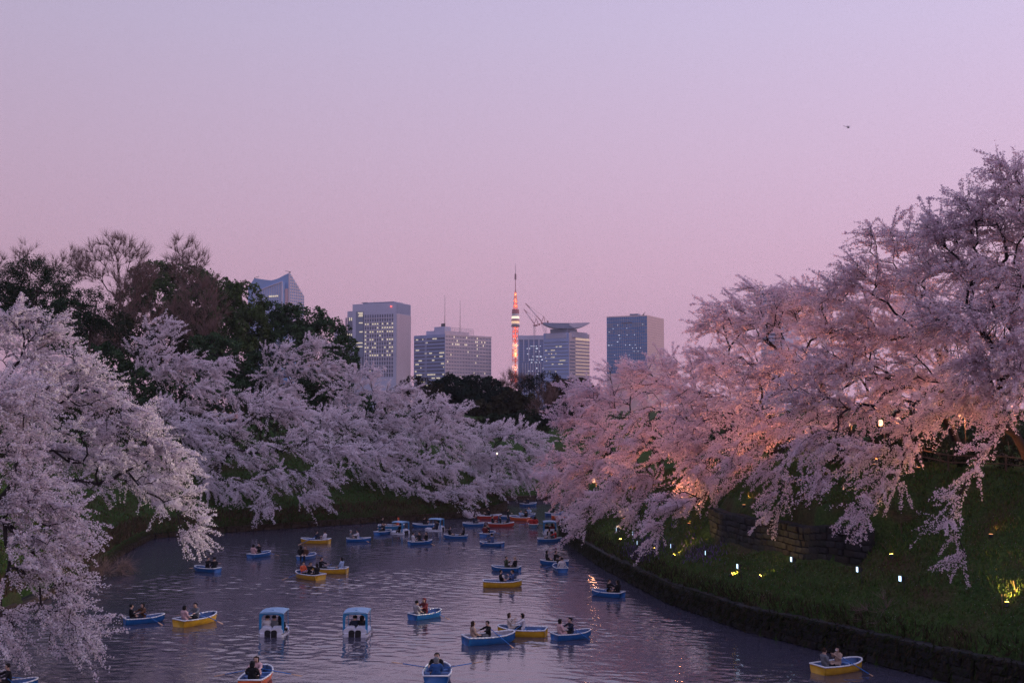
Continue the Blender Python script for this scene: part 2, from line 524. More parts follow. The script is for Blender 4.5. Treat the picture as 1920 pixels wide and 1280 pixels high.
lineR, tR = offset_line(RSa, 2, 12, 0.0, 1)
stone_wall('stone_wall', 'dark stone retaining wall rising from the water below the floodlit grass slope', lineR, tR, lambda q: -.4, lambda q: q[3], .42, 290, 1)
lineL, tL = offset_line(LSa, 2, 15, 0.0, -1)
STONE_MATS[2] = mat('brown_stone', (.075, .052, .040), .9, .35, 3.0, bump=.5)
stone_wall('stone_wall', 'low brown stone edge along the far bank under the white cherries', lineL, tL, lambda q: -.4, lambda q: q[3] * .5, .42, 0, 2)
lineM, tM = offset_line(RSa, 3, 8, MID_S, 1)
_arcs = np.array([arc_of(q[0] - q[4] * MID_S, q[1] - q[5] * MID_S) for q in lineM])
_sel = (_arcs > TA) & (_arcs < TB)
lineM = lineM[_sel]; tM = np.arange(len(lineM)) * .25
def _mid_base(q): return hz(q[0] - q[4] * .35, q[1] - q[5] * .35) - .25
_mb = {id(q): 0 for q in lineM}
_base = np.array([_mid_base(q) for q in lineM]); _base = np.convolve(np.pad(_base, 8, 'edge'), np.ones(17) / 17, 'valid')
_lut = {tuple(np.round(q[:2], 4)): b for q, b in zip(lineM, _base)}
stone_wall('stone_wall', 'dark stone terrace wall halfway up the slope beneath hanging blossom', lineM, tM, lambda q: _lut[tuple(np.round(q[:2], 4))], lambda q: _lut[tuple(np.round(q[:2], 4))] + 2.55, .41, 230, 3)
# ------------------------------------------------------------------ trees
def unit(a):
    return a / np.maximum(np.linalg.norm(a, axis=-1, keepdims=True), 1e-9)

def tubes(p0, p1, r0, r1, k):
    """One tapered prism per segment."""
    n = len(p0)
    d = unit(p1 - p0)
    ref = np.where(np.abs(d[:, 2:3]) > .9, np.array([[1., 0, 0]]), np.array([[0, 0, 1.]]))
    u = unit(np.cross(d, ref)); w = np.cross(d, u)
    a = np.arange(k) * 2 * np.pi / k
    ring = u[:, None, :] * np.cos(a)[None, :, None] + w[:, None, :] * np.sin(a)[None, :, None]
    V = np.concatenate([p0[:, None, :] + ring * r0[:, None, None], p1[:, None, :] + ring * r1[:, None, None]], 1).reshape(-1, 3)
    b = (np.arange(n) * 2 * k)[:, None]
    i = np.arange(k)[None, :]; j = (i + 1) % k
    Fq = np.stack([b + i, b + j, b + k + j, b + k + i], -1).reshape(-1, 4)
    return V, Fq

def skeleton(trunk, att, rng, k=.25, seg=1.1, jit=.12, sag=0.0):
    cap = len(trunk) + len(att) * 12 + 50
    pts = np.zeros((cap, 3)); par = np.full(cap, -1); path = np.zeros(cap); dirs = np.zeros((cap, 3)); tip = np.zeros(cap, bool)
    n = len(trunk)
    pts[:n] = trunk
    par[1:n] = np.arange(n - 1)
    for i in range(1, n):
        path[i] = path[i - 1] + np.linalg.norm(pts[i] - pts[i - 1]); dirs[i] = unit(pts[i] - pts[i - 1])
    dirs[0] = (0, 0, 1)
    lo = max(1, n - 3)
    order = np.argsort(np.linalg.norm(att - trunk[-1], axis=1))
    for a in att[order]:
        d = np.linalg.norm(pts[lo:n] - a, axis=1)
        to = (a - pts[lo:n]) / np.maximum(d, 1e-6)[:, None]
        back = 1 - np.einsum('ij,ij->i', to, dirs[lo:n])           # discourage turning back
        j = int(np.argmin(d * (1 + .25 * back) + k * path[lo:n])) + lo
        L = np.linalg.norm(a - pts[j])
        m = max(1, min(10, int(round(L / seg))))
        ctrl = pts[j] + dirs[j] * L * .4
        prev = j
        for q in range(1, m + 1):
            if n >= cap - 1: break
            t = q / m
            p = (1 - t) ** 2 * pts[j] + 2 * t * (1 - t) * ctrl + t * t * a
            if q < m: p = p + rng.normal(0, jit, 3) + np.array([0, 0, sag * L * t * (1 - t)])
            pts[n] = p; par[n] = prev; dirs[n] = unit(p - pts[prev]); path[n] = path[prev] + np.linalg.norm(p - pts[prev]); tip[n] = q == m
            prev = n; n += 1
    return pts[:n], par[:n], dirs[:n], tip[:n]

def radii(par, r0, ex=2.25):
    n = len(par); acc = np.zeros(n); r = np.zeros(n)
    for i in range(n - 1, -1, -1):
        r[i] = r0 if acc[i] == 0 else max(r0, acc[i] ** (1 / ex))
        if par[i] >= 0: acc[par[i]] += r[i] ** ex
    return r

def lobe_points(lobes, per, rng, shell=.5):
    out = []
    for (c, u, v, w) in lobes:                      # centre and three half axes
        n = max(3, int(per))
        q = unit(rng.normal(0, 1, (n, 3))) * (rng.uniform(0, 1, (n, 1)) ** shell)
        out.append(c + q[:, :1] * u + q[:, 1:2] * v + q[:, 2:3] * w)
    return np.concatenate(out)

def pix_lobes(L, rd=None):
    res = []
    for l in L:
        if len(l) == 4:
            res.append(l); continue
        px, py, d, rx, ry = l[:5]
        d = RM(d)
        c = np.array(P(px, py, d))
        m = d / F
        dep = (l[5] if len(l) > 5 else (rd or max(1.4, .5 * (rx + ry) * m)))
        res.append((c, np.array([rx * m, 0, 0]), np.array([0, dep, 0]), np.array([0, 0, ry * m])))
    return res

BARK = mat('cherry_bark', (.020, .014, .015), .9, .4, 6, bump=.6)
BARK2 = mat('grey_brown_bark', (.075, .055, .052), .9, .3, 5, bump=.5)
TWIG = mat('bare_twig', (.19, .125, .115), .9, .25, 3)
PETAL = leaf_mat('cherry_petals', (.82, .735, .775), .45)
LEAFM = leaf_mat('evergreen_leaf', (1, 1, 1), .15)

def blossoms(cen, size, rng, far_):
    """One small petal face per blossom cluster: four-cornered near by, three-cornered where it is a pixel wide."""
    n = len(cen)
    nrm = unit(rng.normal(0, 1, (n, 3)) + np.array([0, -.15, .55]))
    ref = unit(rng.normal(0, 1, nrm.shape))
    u = unit(np.cross(nrm, ref)); w = np.cross(nrm, u)
    a = (size * .62)[:, None]
    asp = rng.uniform(.65, 1.0, (n, 1))
    k = 3 if far_ else 4
    if far_:
        V = np.stack([cen - u * a - w * a * .6, cen + u * a - w * a * .6, cen + w * a * 1.1 * asp], 1).reshape(-1, 3)
    else:
        bul = nrm * (size * .22)[:, None]
        V = np.stack([cen - u * a - bul, cen - w * a * asp, cen + u * a - bul, cen + w * a * asp], 1).reshape(-1, 3)
    t = rng.normal(0, 1, n)
    col = np.stack([1 + .04 * t, 1 + .08 * t, 1 + .05 * t], 1).clip(.6, 1.1)
    return V, np.arange(n * k).reshape(-1, k), np.repeat(col, k, 0)

UPW = .22
def cherry(label, root, lobes, seed, flow, per=27, twn=3, twl=1.0, ball=.16, spacing=.075, quads=2, twig_geo=True, extra_tr=None, up=.0, r0=.019):
    rng = np.random.default_rng(seed)
    lb = pix_lobes(lobes)
    dm = float(np.mean([l[0][1] for l in lb])); ball = .048 + .00056 * dm; spacing = .0188 + .00010 * dm; twl = 1.25 + .0042 * dm
    base = np.array([root[0], root[1], hz(root[0], root[1]) - .3])
    flow = np.array(flow, float)
    mean = np.mean([l[0] for l in lb], 0)
    lean = (mean - base); lean[2] = 0; lean = lean / max(np.linalg.norm(lean), 1)
    hgt = 2.6
    trunk = np.array([base, base + [lean[0] * .15, lean[1] * .15, .9], base + [lean[0] * .6, lean[1] * .6, 1.8], base + [lean[0] * 1.3, lean[1] * 1.3, hgt]])
    ctrs = np.array([l[0] for l in lb])
    area = np.array([np.linalg.norm(l[1]) * np.linalg.norm(l[3]) for l in lb])
    k = area / area.mean()
    att = np.concatenate([ctrs] + [lobe_points([l], per * kk, rng) for l, kk in zip(lb, k)])
    gz = height(att[:, 0], att[:, 1])
    att = att[att[:, 2] > np.maximum(gz, 0) + .5]
    pts, par, dirs, tip = skeleton(trunk, att, rng, sag=.08)
    r = radii(par, r0)
    r[:4] = np.maximum(r[:4], r[3] * np.array([1.5, 1.18, 1.05, 1.0]))
    i = np.arange(1, len(pts)); p = par[1:]
    big = r[i] > .035
    parts = []
    for sel, kk in ((big, 7), (~big, 4)):
        a = i[sel]
        if len(a): parts.append(tubes(pts[par[a]], pts[a], np.minimum(r[par[a]], r[a] * 1.5), r[a], kk))
    # twigs: each node carries one fan of sprays that share a direction
    nod = i[r[i] < .05]
    fl = flow[None, :]
    zl, zh = np.percentile(att[:, 2], [25, 97])
    hrel = np.clip((pts[nod][:, 2] - zl) / max(1.0, zh - zl), 0, 1)
    dn = unit(.5 * dirs[nod] + .80 * fl * (1 - .30 * hrel)[:, None] + np.stack([0 * hrel, 0 * hrel, UPW * hrel ** 1.5], 1) + .32 * rng.normal(0, 1, (len(nod), 3)))
    dens = rng.uniform(.35, 1.6, len(nod))
    rp = np.repeat(np.arange(len(nod)), twn)
    idx = nod[rp]; n = len(idx)
    st = pts[par[idx]] + (pts[idx] - pts[par[idx]]) * rng.uniform(0, 1, (n, 1))
    d = unit(dn[rp] + .24 * rng.normal(0, 1, (n, 3)) * np.array([1, 1, .7]))
    L = twl * rng.uniform(.5, 1.4, n)
    droop = np.array([0, 0, -.20])
    def at(t):                                      # t (n,)
        return st + d * (L * t)[:, None] + droop * (L * t * t)[:, None]
    far_ = dm > 76
    if twig_geo:
        a, b, c = at(np.zeros(n)), at(np.full(n, .5)), at(np.ones(n))
        if far_:
            parts.append(tubes(a, c, np.full(n, .013), np.full(n, .004), 3))
        else:
            parts.append(tubes(a, b, np.full(n, .012), np.full(n, .009), 3))
            parts.append(tubes(b, c, np.full(n, .009), np.full(n, .004), 3))
    V, Fs, o = [], [], 0
    for v, f in parts:
        V.append(v); Fs.append(f + o); o += len(v)
    base_v = np.array([base[0], base[1], base[2]])
    e = empty('cherry_tree', base_v, 0, label, 'cherry tree', 'cherry trees in full bloom along the moat')
    obj('trunk', mesh_arrays('trunk', np.concatenate(V) - base_v, [np.concatenate(Fs)], BARK, smooth=True), e)
    m = np.maximum(3, (L / spacing * dens[rp]).astype(int))
    rep = np.repeat(np.arange(n), m)
    t = rng.uniform(.05, 1.04, len(rep)) ** .85
    cen = (st[rep] + d[rep] * (L[rep] * t)[:, None] + droop * (L[rep] * t * t)[:, None]) + rng.normal(0, .042 + .0002 * dm, (len(rep), 3))
    gz = height(cen[:, 0], cen[:, 1])
    cen = cen[cen[:, 2] > np.maximum(gz, 0) + .25]
    BV, BF, BC = blossoms(cen, ball * rng.uniform(.65, 1.3, len(cen)), rng, far_)
    tint = extra_tr if extra_tr is not None else (1, 1, 1)
    obj('crown', mesh_arrays('crown', BV - base_v, [BF], PETAL, BC * np.array(tint)), e)
    STAT.append((label[:30], len(cen), len(BF) * (1 if far_ else 2), sum(len(f) for _, f in parts) * 2))
    return e
STAT = []

FR, FL = (-.80, -.32, -.20), (.78, -.15, -.16)          # boughs reach out over the water on either side
def rootp(px, d): 
    v = P(px, 700, RM(d)); return (v.x, v.y)

RIGHT = [
 ('huge pink cherry tree reaching highest into the sky above the fence and lanterns', rootp(1935, 62), dict(per=34, ball=.17),
  [(1890, 335, 60, 45, 50), (1765, 425, 62, 50, 36), (1810, 385, 61, 36, 26), (1935, 420, 60, 80, 70), (1835, 420, 61, 65, 50), (1860, 500, 60, 80, 55), (1785, 485, 62, 65, 45), (1935, 560, 59, 70, 75), (1850, 600, 59, 80, 50),
   (1905, 680, 58, 70, 55), (1830, 690, 59, 60, 40), (1780, 590, 61, 70, 50), (1900, 740, 58, 50, 26), (1850, 745, 60, 50, 22), (1940, 640, 58, 50, 60), (1820, 742, 60, 60, 32), (1885, 775, 58, 45, 18), (1765, 772, 62, 50, 22), (1872, 800, 57, 14, 10, .6), (1850, 845, 57, 22, 8, .6), (1822, 885, 56.8, 20, 10, .6),
   (1800, 930, 56.4, 20, 10, .6), (1772, 975, 56, 14, 12, .5), (1808, 1030, 56, 10, 16, .5)]),
 ('broad pink cherry tree hanging low in front of the terrace wall', rootp(1795, 70), dict(per=33, ball=.165),
  [(1700, 455, 67, 75, 40), (1570, 545, 68, 55, 36), (1530, 560, 70, 50, 30), (1640, 440, 67, 45, 16), (1700, 530, 67, 90, 50), (1620, 520, 68, 70, 40), (1760, 640, 66, 80, 50), (1680, 620, 67, 80, 50), (1600, 610, 68, 80, 50), (1560, 680, 67, 80, 50),
   (1640, 700, 66, 90, 45), (1720, 715, 66, 80, 35), (1520, 740, 66, 70, 50), (1600, 765, 65, 70, 35), (1540, 830, 64, 60, 40), (1620, 850, 63, 60, 35), (1540, 900, 63, 30, 32), (1690, 845, 63, 45, 35),
   (1665, 910, 62, 35, 32), (1620, 955, 61.5, 26, 28), (1700, 800, 64, 40, 25), (1705, 765, 65, 60, 26), (1760, 800, 63, 30, 14)]),
 ('pink cherry tree whose thin bloom-laden tip dangles over the terrace wall', rootp(1605, 79), dict(per=32, ball=.165),
  [(1480, 565, 76, 70, 38), (1425, 545, 77, 40, 22), (1520, 600, 76, 70, 50), (1440, 620, 76, 70, 50), (1400, 590, 78, 60, 40), (1480, 690, 75, 70, 50), (1420, 710, 75, 70, 50), (1500, 800, 73, 60, 40),
   (1440, 790, 74, 60, 45), (1400, 850, 73, 60, 40), (1460, 880, 71, 40, 38), (1470, 930, 70, 18, 24, .8), (1450, 965, 70, 9, 20, .6)]),
 ('pink cherry tree with orange-lit lower boughs above the purple flowers', rootp(1455, 88), dict(per=32, ball=.17),
  [(1360, 600, 86, 60, 40), (1330, 612, 87, 32, 22), (1340, 680, 85, 70, 45), (1390, 760, 83, 60, 50), (1320, 760, 84, 70, 50), (1350, 830, 82, 60, 45), (1290, 820, 83, 60, 40), (1310, 890, 81, 50, 40),
   (1350, 900, 81, 40, 28), (1260, 940, 78.5, 40, 28), (1300, 940, 79, 28, 25), (1235, 985, 78, 28, 18, 1), (1228, 1010, 77.5, 14, 14, .7)]),
 ('lilac-pink cherry tree in the middle of the lamp-lit bank', rootp(1335, 97), dict(per=32, ball=.18),
  [(1260, 690, 95, 60, 35), (1210, 700, 96, 50, 30), (1280, 740, 94, 60, 40), (1220, 770, 93, 60, 40), (1250, 830, 92, 60, 40), (1190, 830, 92, 50, 45), (1210, 900, 90, 55, 40), (1160, 900, 90, 45, 40),
   (1190, 960, 88, 45, 25)]),
 ('lilac cherry tree with boughs touched white by a floodlight near the bank corner', rootp(1240, 105), dict(per=32, ball=.19),
  [(1170, 705, 104, 50, 30), (1120, 735, 105, 50, 28), (1150, 780, 103, 60, 40), (1110, 830, 102, 50, 40), (1140, 870, 100, 50, 35), (1090, 880, 100, 45, 35), (1120, 940, 97, 45, 32), (1090, 985, 95, 28, 30), (1110, 1015, 92, 20, 14, 1)]),
 ('lilac cherry tree stretching farthest across the narrow channel', rootp(1165, 113), dict(per=32, ball=.19),
  [(1090, 735, 113, 45, 28), (1065, 780, 113, 35, 22), (1110, 780, 112, 40, 40), (1060, 865, 109, 40, 30), (1040, 895, 106, 26, 20), (1085, 915, 104, 36, 26), (1050, 930, 106, 20, 6), (1085, 960, 101, 16, 22)]),
 ('pink cherry tree standing behind the lanterns at the top of the bank', rootp(1860, 82), dict(per=27, ball=.2, twig_geo=False),
  [(1890, 560, 80, 90, 80), (1800, 640, 80, 90, 60), (1890, 690, 80, 80, 50), (1720, 590, 82, 80, 60), (1760, 700, 80, 70, 40), (1820, 740, 81, 60, 25)]),
 ('second-row cherry tree glimpsed between the bank-top boughs', rootp(1660, 91), dict(per=27, ball=.2, twig_geo=False),
  [(1640, 560, 90, 80, 60), (1560, 590, 90, 80, 50), (1600, 680, 88, 80, 50), (1500, 670, 90, 80, 50), (1640, 750, 88, 70, 30), (1540, 770, 88, 60, 35)]),
 ('second-row cherry tree with a warm glowing underside below the blue glass tower', rootp(1470, 102), dict(per=27, ball=.2, twig_geo=False),
  [(1400, 650, 100, 70, 50), (1330, 680, 102, 60, 40), (1450, 740, 98, 70, 50), (1370, 770, 98, 60, 40)]),
 ('second-row cherry tree rising in front of the dished-roof building', rootp(1310, 114), dict(per=27, ball=.2, twig_geo=False),
  [(1250, 715, 112, 60, 38), (1180, 735, 114, 50, 32), (1290, 790, 110, 55, 40), (1130, 750, 116, 45, 25)]),
 ('cherry tree behind the path whose glowing blossom backs the fence', rootp(1930, 92), dict(per=27),
  [(1900, 640, 92, 80, 60), (1930, 740, 90, 70, 40), (1850, 760, 90, 60, 28), (1780, 750, 90, 60, 28), (1960, 520, 94, 80, 70), (1850, 540, 94, 80, 60)]),
 ('cherry tree behind the path above the pair of small lanterns', rootp(1740, 98), dict(per=27),
  [(1720, 650, 98, 80, 50), (1680, 740, 96, 70, 30), (1760, 720, 97, 60, 36), (1620, 650, 99, 70, 50), (1700, 560, 100, 70, 50)]),
]
LEFT = [
 ('nearest white cherry branches trailing down to the dark water', (-37.0, 55.0), dict(per=24, ball=.165),
  [(-20, 760, 57, 50, 50), (25, 850, 57, 45, 45), (60, 925, 57, 55, 40), (20, 960, 57, 40, 50), (110, 960, 57, 45, 32), (100, 1010, 56.5, 50, 32), (60, 1070, 56, 45, 30), (130, 1100, 56, 38, 24),
   (100, 1145, 55.5, 45, 24), (155, 1165, 55.5, 35, 18), (160, 1200, 55, 26, 12), (10, 1150, 55.5, 35, 16), (20, 1195, 55, 28, 18), (40, 1015, 56, 40, 35), (25, 745, 58, 55, 55), (120, 1215, 55, 30, 10)]),
 ('big white cherry tree spreading from the bank over dark bare limbs', (-39.0, 84.0), dict(per=36, ball=.175),
  [(20, 595, 80, 60, 30), (85, 625, 80, 55, 30), (40, 670, 80, 60, 40), (130, 685, 79, 55, 38), (190, 735, 79, 45, 36), (100, 740, 79, 70, 40), (40, 760, 78, 60, 45), (240, 785, 78, 45, 36), (170, 800, 78, 60, 32),
   (280, 825, 77, 45, 36), (320, 865, 77, 36, 30), (230, 860, 77, 55, 28), (290, 910, 76, 45, 30), (330, 945, 75, 38, 26), (350, 995, 74, 22, 22), (385, 975, 74, 18, 8), (130, 905, 77, 45, 18), (195, 900, 77, 35, 16),
   (-50, 640, 80, 50, 45), (-50, 740, 79, 40, 40), (60, 830, 82, 60, 36), (130, 850, 82, 60, 30), (190, 860, 81, 50, 26), (250, 900, 80, 45, 24)]),
 ('small white cherry tree high on the bank below the leafless trees', rootp(335, 128), dict(per=30, ball=.2),
  [(300, 620, 126, 42, 22), (280, 660, 126, 42, 22), (340, 680, 125, 55, 26), (400, 690, 126, 45, 22), (370, 730, 124, 55, 26), (300, 700, 125, 38, 22), (435, 740, 124, 26, 14), (345, 768, 123, 38, 16)]),
 ('white cherry tree leaning steeply over the brown stone edge', rootp(410, 112), dict(per=32, ball=.19),
  [(490, 760, 113, 55, 28), (430, 800, 112, 45, 26), (540, 770, 113, 55, 28), (400, 850, 110, 38, 26), (470, 850, 110, 55, 26), (560, 830, 111, 55, 32), (620, 840, 110, 50, 26), (660, 850, 110, 32, 16),
   (600, 890, 108, 45, 26), (520, 890, 108, 45, 26), (450, 910, 107, 45, 20), (580, 930, 107, 32, 20), (490, 950, 106, 22, 18), (390, 900, 108, 28, 22)]),
 ('sparse white cherry tree set against the dark evergreen wood', rootp(560, 140), dict(per=27, ball=.2),
  [(520, 660, 138, 36, 16), (590, 650, 138, 36, 16), (560, 692, 137, 45, 20), (500, 702, 137, 36, 16), (620, 690, 137, 36, 18), (540, 732, 136, 45, 16)]),
 ('white cherry tree in front of the tall pale gridded tower', rootp(700, 128), dict(per=30, ball=.2),
  [(680, 702, 127, 42, 22), (640, 735, 127, 45, 26), (720, 742, 126, 50, 26), (680, 780, 125, 55, 28), (760, 735, 127, 36, 20), (620, 775, 126, 36, 20), (740, 790, 124, 45, 26), (700, 830, 122, 45, 26)]),
 ('white cherry tree dipping to the water behind the small pedal boats', rootp(800, 124), dict(per=30, ball=.2),
  [(800, 766, 123, 45, 26), (850, 776, 122, 36, 26), (780, 814, 122, 45, 28), (840, 824, 121, 45, 28), (760, 874, 119, 55, 30), (820, 874, 119, 55, 30), (790, 924, 117, 55, 20), (850, 924, 117, 45, 20), (740, 914, 118, 28, 26),
   (870, 959, 116, 26, 10), (780, 956, 116, 26, 12)]),
 ('cream-lit cherry tree at the tip of the western bank by the channel', rootp(915, 128), dict(per=30, ball=.2),
  [(920, 809, 127, 45, 18), (970, 814, 126, 45, 22), (1000, 844, 125, 32, 22), (900, 854, 125, 36, 26), (950, 864, 124, 50, 30), (1008, 874, 124, 22, 22), (925, 900, 122, 42, 18), (975, 895, 123, 38, 20), (900, 908, 120, 28, 18)]),
 ('white cherry tree filling the bank between two leaning cherries', rootp(655, 120), dict(per=28),
  [(650, 800, 119, 50, 28), (700, 850, 117, 48, 28), (620, 790, 120, 40, 24), (720, 895, 115, 30, 18), (680, 880, 116, 40, 18), (590, 800, 119, 40, 22), (740, 830, 118, 36, 24)]),
 ('white cherry tree just beyond the big one on the near bank', rootp(300, 116), dict(per=28),
  [(330, 800, 116, 40, 26), (365, 830, 115, 38, 28), (300, 770, 117, 38, 24), (380, 790, 117, 36, 20), (345, 860, 114, 34, 24), (410, 940, 108, 30, 14), (370, 890, 111, 30, 20)]),
 ('white cherry tree behind the one dipping to the water', rootp(850, 134), dict(per=26),
  [(830, 801, 133, 40, 18), (880, 811, 132, 36, 18), (780, 796, 133, 40, 20), (870, 846, 131, 36, 24), (720, 741, 134, 36, 18), (890, 886, 129, 36, 24), (860, 886, 128, 36, 26)]),
]
_s = 10
for lab, rt, kw, lo in RIGHT:
    cherry(lab, rt, lo, _s, FR, extra_tr=(1.0, .92, .955), **kw); _s += 1
for lab, rt, kw, lo in LEFT:
    cherry(lab, rt, lo, _s, FL, **kw); _s += 1

# ------------------------------------------------------------------ evergreens, pines and leafless trees
def evergreen(name, label, cat, group, px, d, lobes, seed, col, leaf=.55, dens=1.0, thin=1.0, trunk_r=.3, base_xy=None):
    rng = np.random.default_rng(seed)
    v = P(px, 700, RM(d))
    if base_xy is not None: v = Vector((base_xy[0], base_xy[1], 0))
    base = np.array([v.x, v.y, hz(v.x, v.y) - .4])
    lb = pix_lobes(lobes)
    e = empty(name, base, 0, label, cat, group)
    top = max(l[0][2] for l in lb)
    ctrs = np.array([l[0] for l in lb])
    att = np.concatenate([ctrs, lobe_points(lb, 8, rng)])
    trunk = np.array([base, base + [.1, 0, (top - base[2]) * .3], base + [.0, .1, (top - base[2]) * .5]])
    pts, par, dirs, tip = skeleton(trunk, att, rng, seg=2.0)
    r = radii(par, .04)
    i = np.arange(1, len(pts))
    V, Fq = tubes(pts[par[i]], pts[i], np.minimum(r[par[i]], r[i] * 1.6), r[i], 6)
    obj('trunk', mesh_arrays('trunk', V - base, [Fq], BARK2, smooth=True), e)
    cen, nor, cl = [], [], []
    for (c, u, w, h) in lb:
        a, b, hh = np.linalg.norm(u), np.linalg.norm(w), np.linalg.norm(h)
        area = 4 * math.pi * ((a * b) ** 1.6 / 3 + (a * hh) ** 1.6 / 3 + (b * hh) ** 1.6 / 3) ** (1 / 1.6)
        nc = max(8, int(area / (1.5 if leaf > .4 else .7)))
        q = unit(rng.normal(0, 1, (nc, 3)))
        cc = c + q * np.array([a, b, hh]) * rng.uniform(.70, 1.04, (nc, 1))     # clumps over the lobe
        m = max(6, int(34 * dens))
        rep = np.repeat(np.arange(nc), m)
        qq = unit(rng.normal(0, 1, (len(rep), 3)) + q[rep] * .9)
        rad = min(1.0, 2.2 * leaf) * rng.uniform(.6, 1.15, nc)[rep] * rng.uniform(.55, 1.0, len(rep))
        cen.append(cc[rep] + qq * rad[:, None]); nor.append(qq)
        cl.append((rng.normal(0, .22, nc)[rep] + rng.normal(0, .12, len(rep))))
    cen, nor, cl = np.concatenate(cen), np.concatenate(nor), np.concatenate(cl)
    nor = unit(nor + rng.normal(0, .5, nor.shape))
    u = unit(np.cross(nor, unit(rng.normal(0, 1, nor.shape)))); w = np.cross(nor, u)
    s = (leaf * rng.uniform(.6, 1.2, len(cen)) * .5)[:, None]
    V = np.stack([cen - u * s * .8 - w * s * .4 * thin, cen + u * s * .8 - w * s * .4 * thin, cen + w * s * .9 * thin], 1).reshape(-1, 3)
    colr = np.array(col)[None, :] * (1 + cl[:, None]).clip(.4, 1.8)
    obj('crown', mesh_arrays('crown', V - base, [np.arange(len(V)).reshape(-1, 3)], LEAFM, np.repeat(colr, 3, 0)), e)
    STAT.append((label[:30], len(cen), len(cen) * 2, 0))
    return e

def bare_tree(label, px, d, lobes, seed, per=26, twn=5, twl=1.8, r=.022, up=.9, name='leafless_tree', cat='tree', group='leafless trees'):
    rng = np.random.default_rng(seed)
    v = P(px, 700, RM(d))
    base = np.array([v.x, v.y, hz(v.x, v.y) - .3])
    lb = pix_lobes(lobes)
    e = empty(name, base, 0, label, cat, group)
    ctrs = np.array([l[0] for l in lb])
    zlo = min(l[0][2] - np.linalg.norm(l[3]) for l in lb)
    att = np.concatenate([ctrs, lobe_points(lb, per, rng, .4)])
    zt = max(base[2] + .8, zlo * .75 + base[2] * .25)
    trunk = np.array([base, base * [1, 1, 0] + [.1, 0, (base[2] + zt) / 2], base * [1, 1, 0] + [0, .1, zt]])
    pts, par, dirs, tip = skeleton(trunk, att, rng, k=.45, seg=1.3)
    rr = radii(par, r, 2.4)
    i = np.arange(1, len(pts))
    parts = [tubes(pts[par[i]], pts[i], np.minimum(rr[par[i]], rr[i] * 1.5), rr[i], 5)]
    idx = np.repeat(i[rr[i] < .09], twn + 9); n = len(idx)
    st = pts[idx]
    dd = unit(.7 * dirs[idx] + np.array([0, 0, up]) * .5 + .38 * rng.normal(0, 1, (n, 3)))
    L = twl * rng.uniform(.5, 1.2, n)
    parts.append(tubes(st, st + dd * (L * .55)[:, None], np.full(n, r), np.full(n, r * .75), 3))
    d2 = unit(dd + rng.normal(0, .16, dd.shape) + np.array([0, 0, .1 * up]))
    mid = st + dd * (L * .55)[:, None]
    parts.append(tubes(mid, mid + d2 * (L * .5)[:, None], np.full(n, r * .75), np.full(n, r * .3), 3))
    V, Fs, o = [], [], 0
    for a, b in parts[:1]:
        V.append(a); Fs.append(b + o); o += len(a)
    obj('trunk', mesh_arrays('trunk', np.concatenate(V) - base, [np.concatenate(Fs)], BARK2, smooth=True), e)
    a, b = parts[1]; c, f2 = parts[2]
    obj('crown', mesh_arrays('crown', np.concatenate([a, c]) - base, [np.concatenate([b, f2 + len(a)])], TWIG), e)
    STAT.append((label[:30], n, n * 12, 0))
    return e

GE, GP, GC = 'evergreen trees on the hill', 'pine trees', 'dark trees beyond the channel'
DG, OL, BR = (.040, .074, .036), (.058, .090, .036), (.050, .036, .024)
evergreen('pine_tree', 'spreading dark pine at the edge of the hilltop', 'pine tree', GP, 75, 140, [(55, 508, 140, 45, 16), (110, 520, 140, 40, 14), (15, 530, 141, 45, 18), (70, 545, 138, 60, 16), (130, 548, 138, 28, 10), (0, 560, 138, 40, 16), (-30, 520, 140, 40, 18), (60, 490, 141, 20, 8)], 101, (.018, .034, .016), leaf=.5, thin=.35, dens=1.4)
evergreen('pine_tree', 'low dark pine between the white cherry and the leafless trees', 'pine tree', GP, 165, 131, [(165, 560, 131, 40, 14), (130, 580, 130, 30, 12), (190, 590, 130, 35, 16), (150, 612, 129, 35, 14), (215, 620, 129, 30, 14), (230, 650, 128, 28, 14)], 102, (.016, .030, .016), leaf=.5, thin=.35, dens=1.4)
evergreen('evergreen_tree', 'broad dark evergreen behind the leafless trees on the hill', 'tree', GE, 330, 168, [(290, 515, 168, 45, 22), (345, 525, 168, 55, 24), (400, 545, 167, 45, 26), (300, 560, 166, 50, 30), (370, 580, 165, 60, 32), (255, 560, 166, 35, 24)], 103, OL)
evergreen('evergreen_tree', 'tall rounded evergreen beside the twin-peaked glass tower', 'tree', GE, 440, 152, [(455, 565, 152, 40, 32), (430, 610, 151, 45, 40), (470, 620, 150, 34, 40), (440, 670, 149, 45, 36), (400, 620, 152, 40, 40), (420, 555, 153, 30, 26)], 104, OL)
evergreen('evergreen_tree', 'wide domed evergreen sloping down towards the pale gridded tower', 'tree', GE, 560, 154, [(510, 590, 154, 40, 20), (560, 600, 154, 55, 24), (610, 630, 153, 45, 30), (540, 640, 152, 55, 32), (640, 665, 152, 32, 30), (590, 680, 151, 60, 34), (500, 650, 152, 40, 36), (655, 690, 151, 22, 16)], 105, DG)
evergreen('evergreen_tree', 'shadowy evergreen filling the gap above the bank path', 'tree', GE, 450, 143, [(450, 720, 143, 50, 34), (500, 740, 142, 45, 30), (410, 700, 144, 40, 36), (560, 740, 142, 45, 26), (460, 770, 141, 45, 20), (610, 730, 143, 36, 26)], 106, DG)
evergreen('evergreen_tree', 'dark evergreen under the spreading pine at the hill end', 'tree', GE, 60, 150, [(10, 560, 150, 45, 24), (75, 565, 150, 45, 22), (130, 590, 149, 40, 24), (50, 600, 149, 50, 26), (-40, 560, 150, 45, 30), (170, 620, 148, 36, 24)], 111, DG)
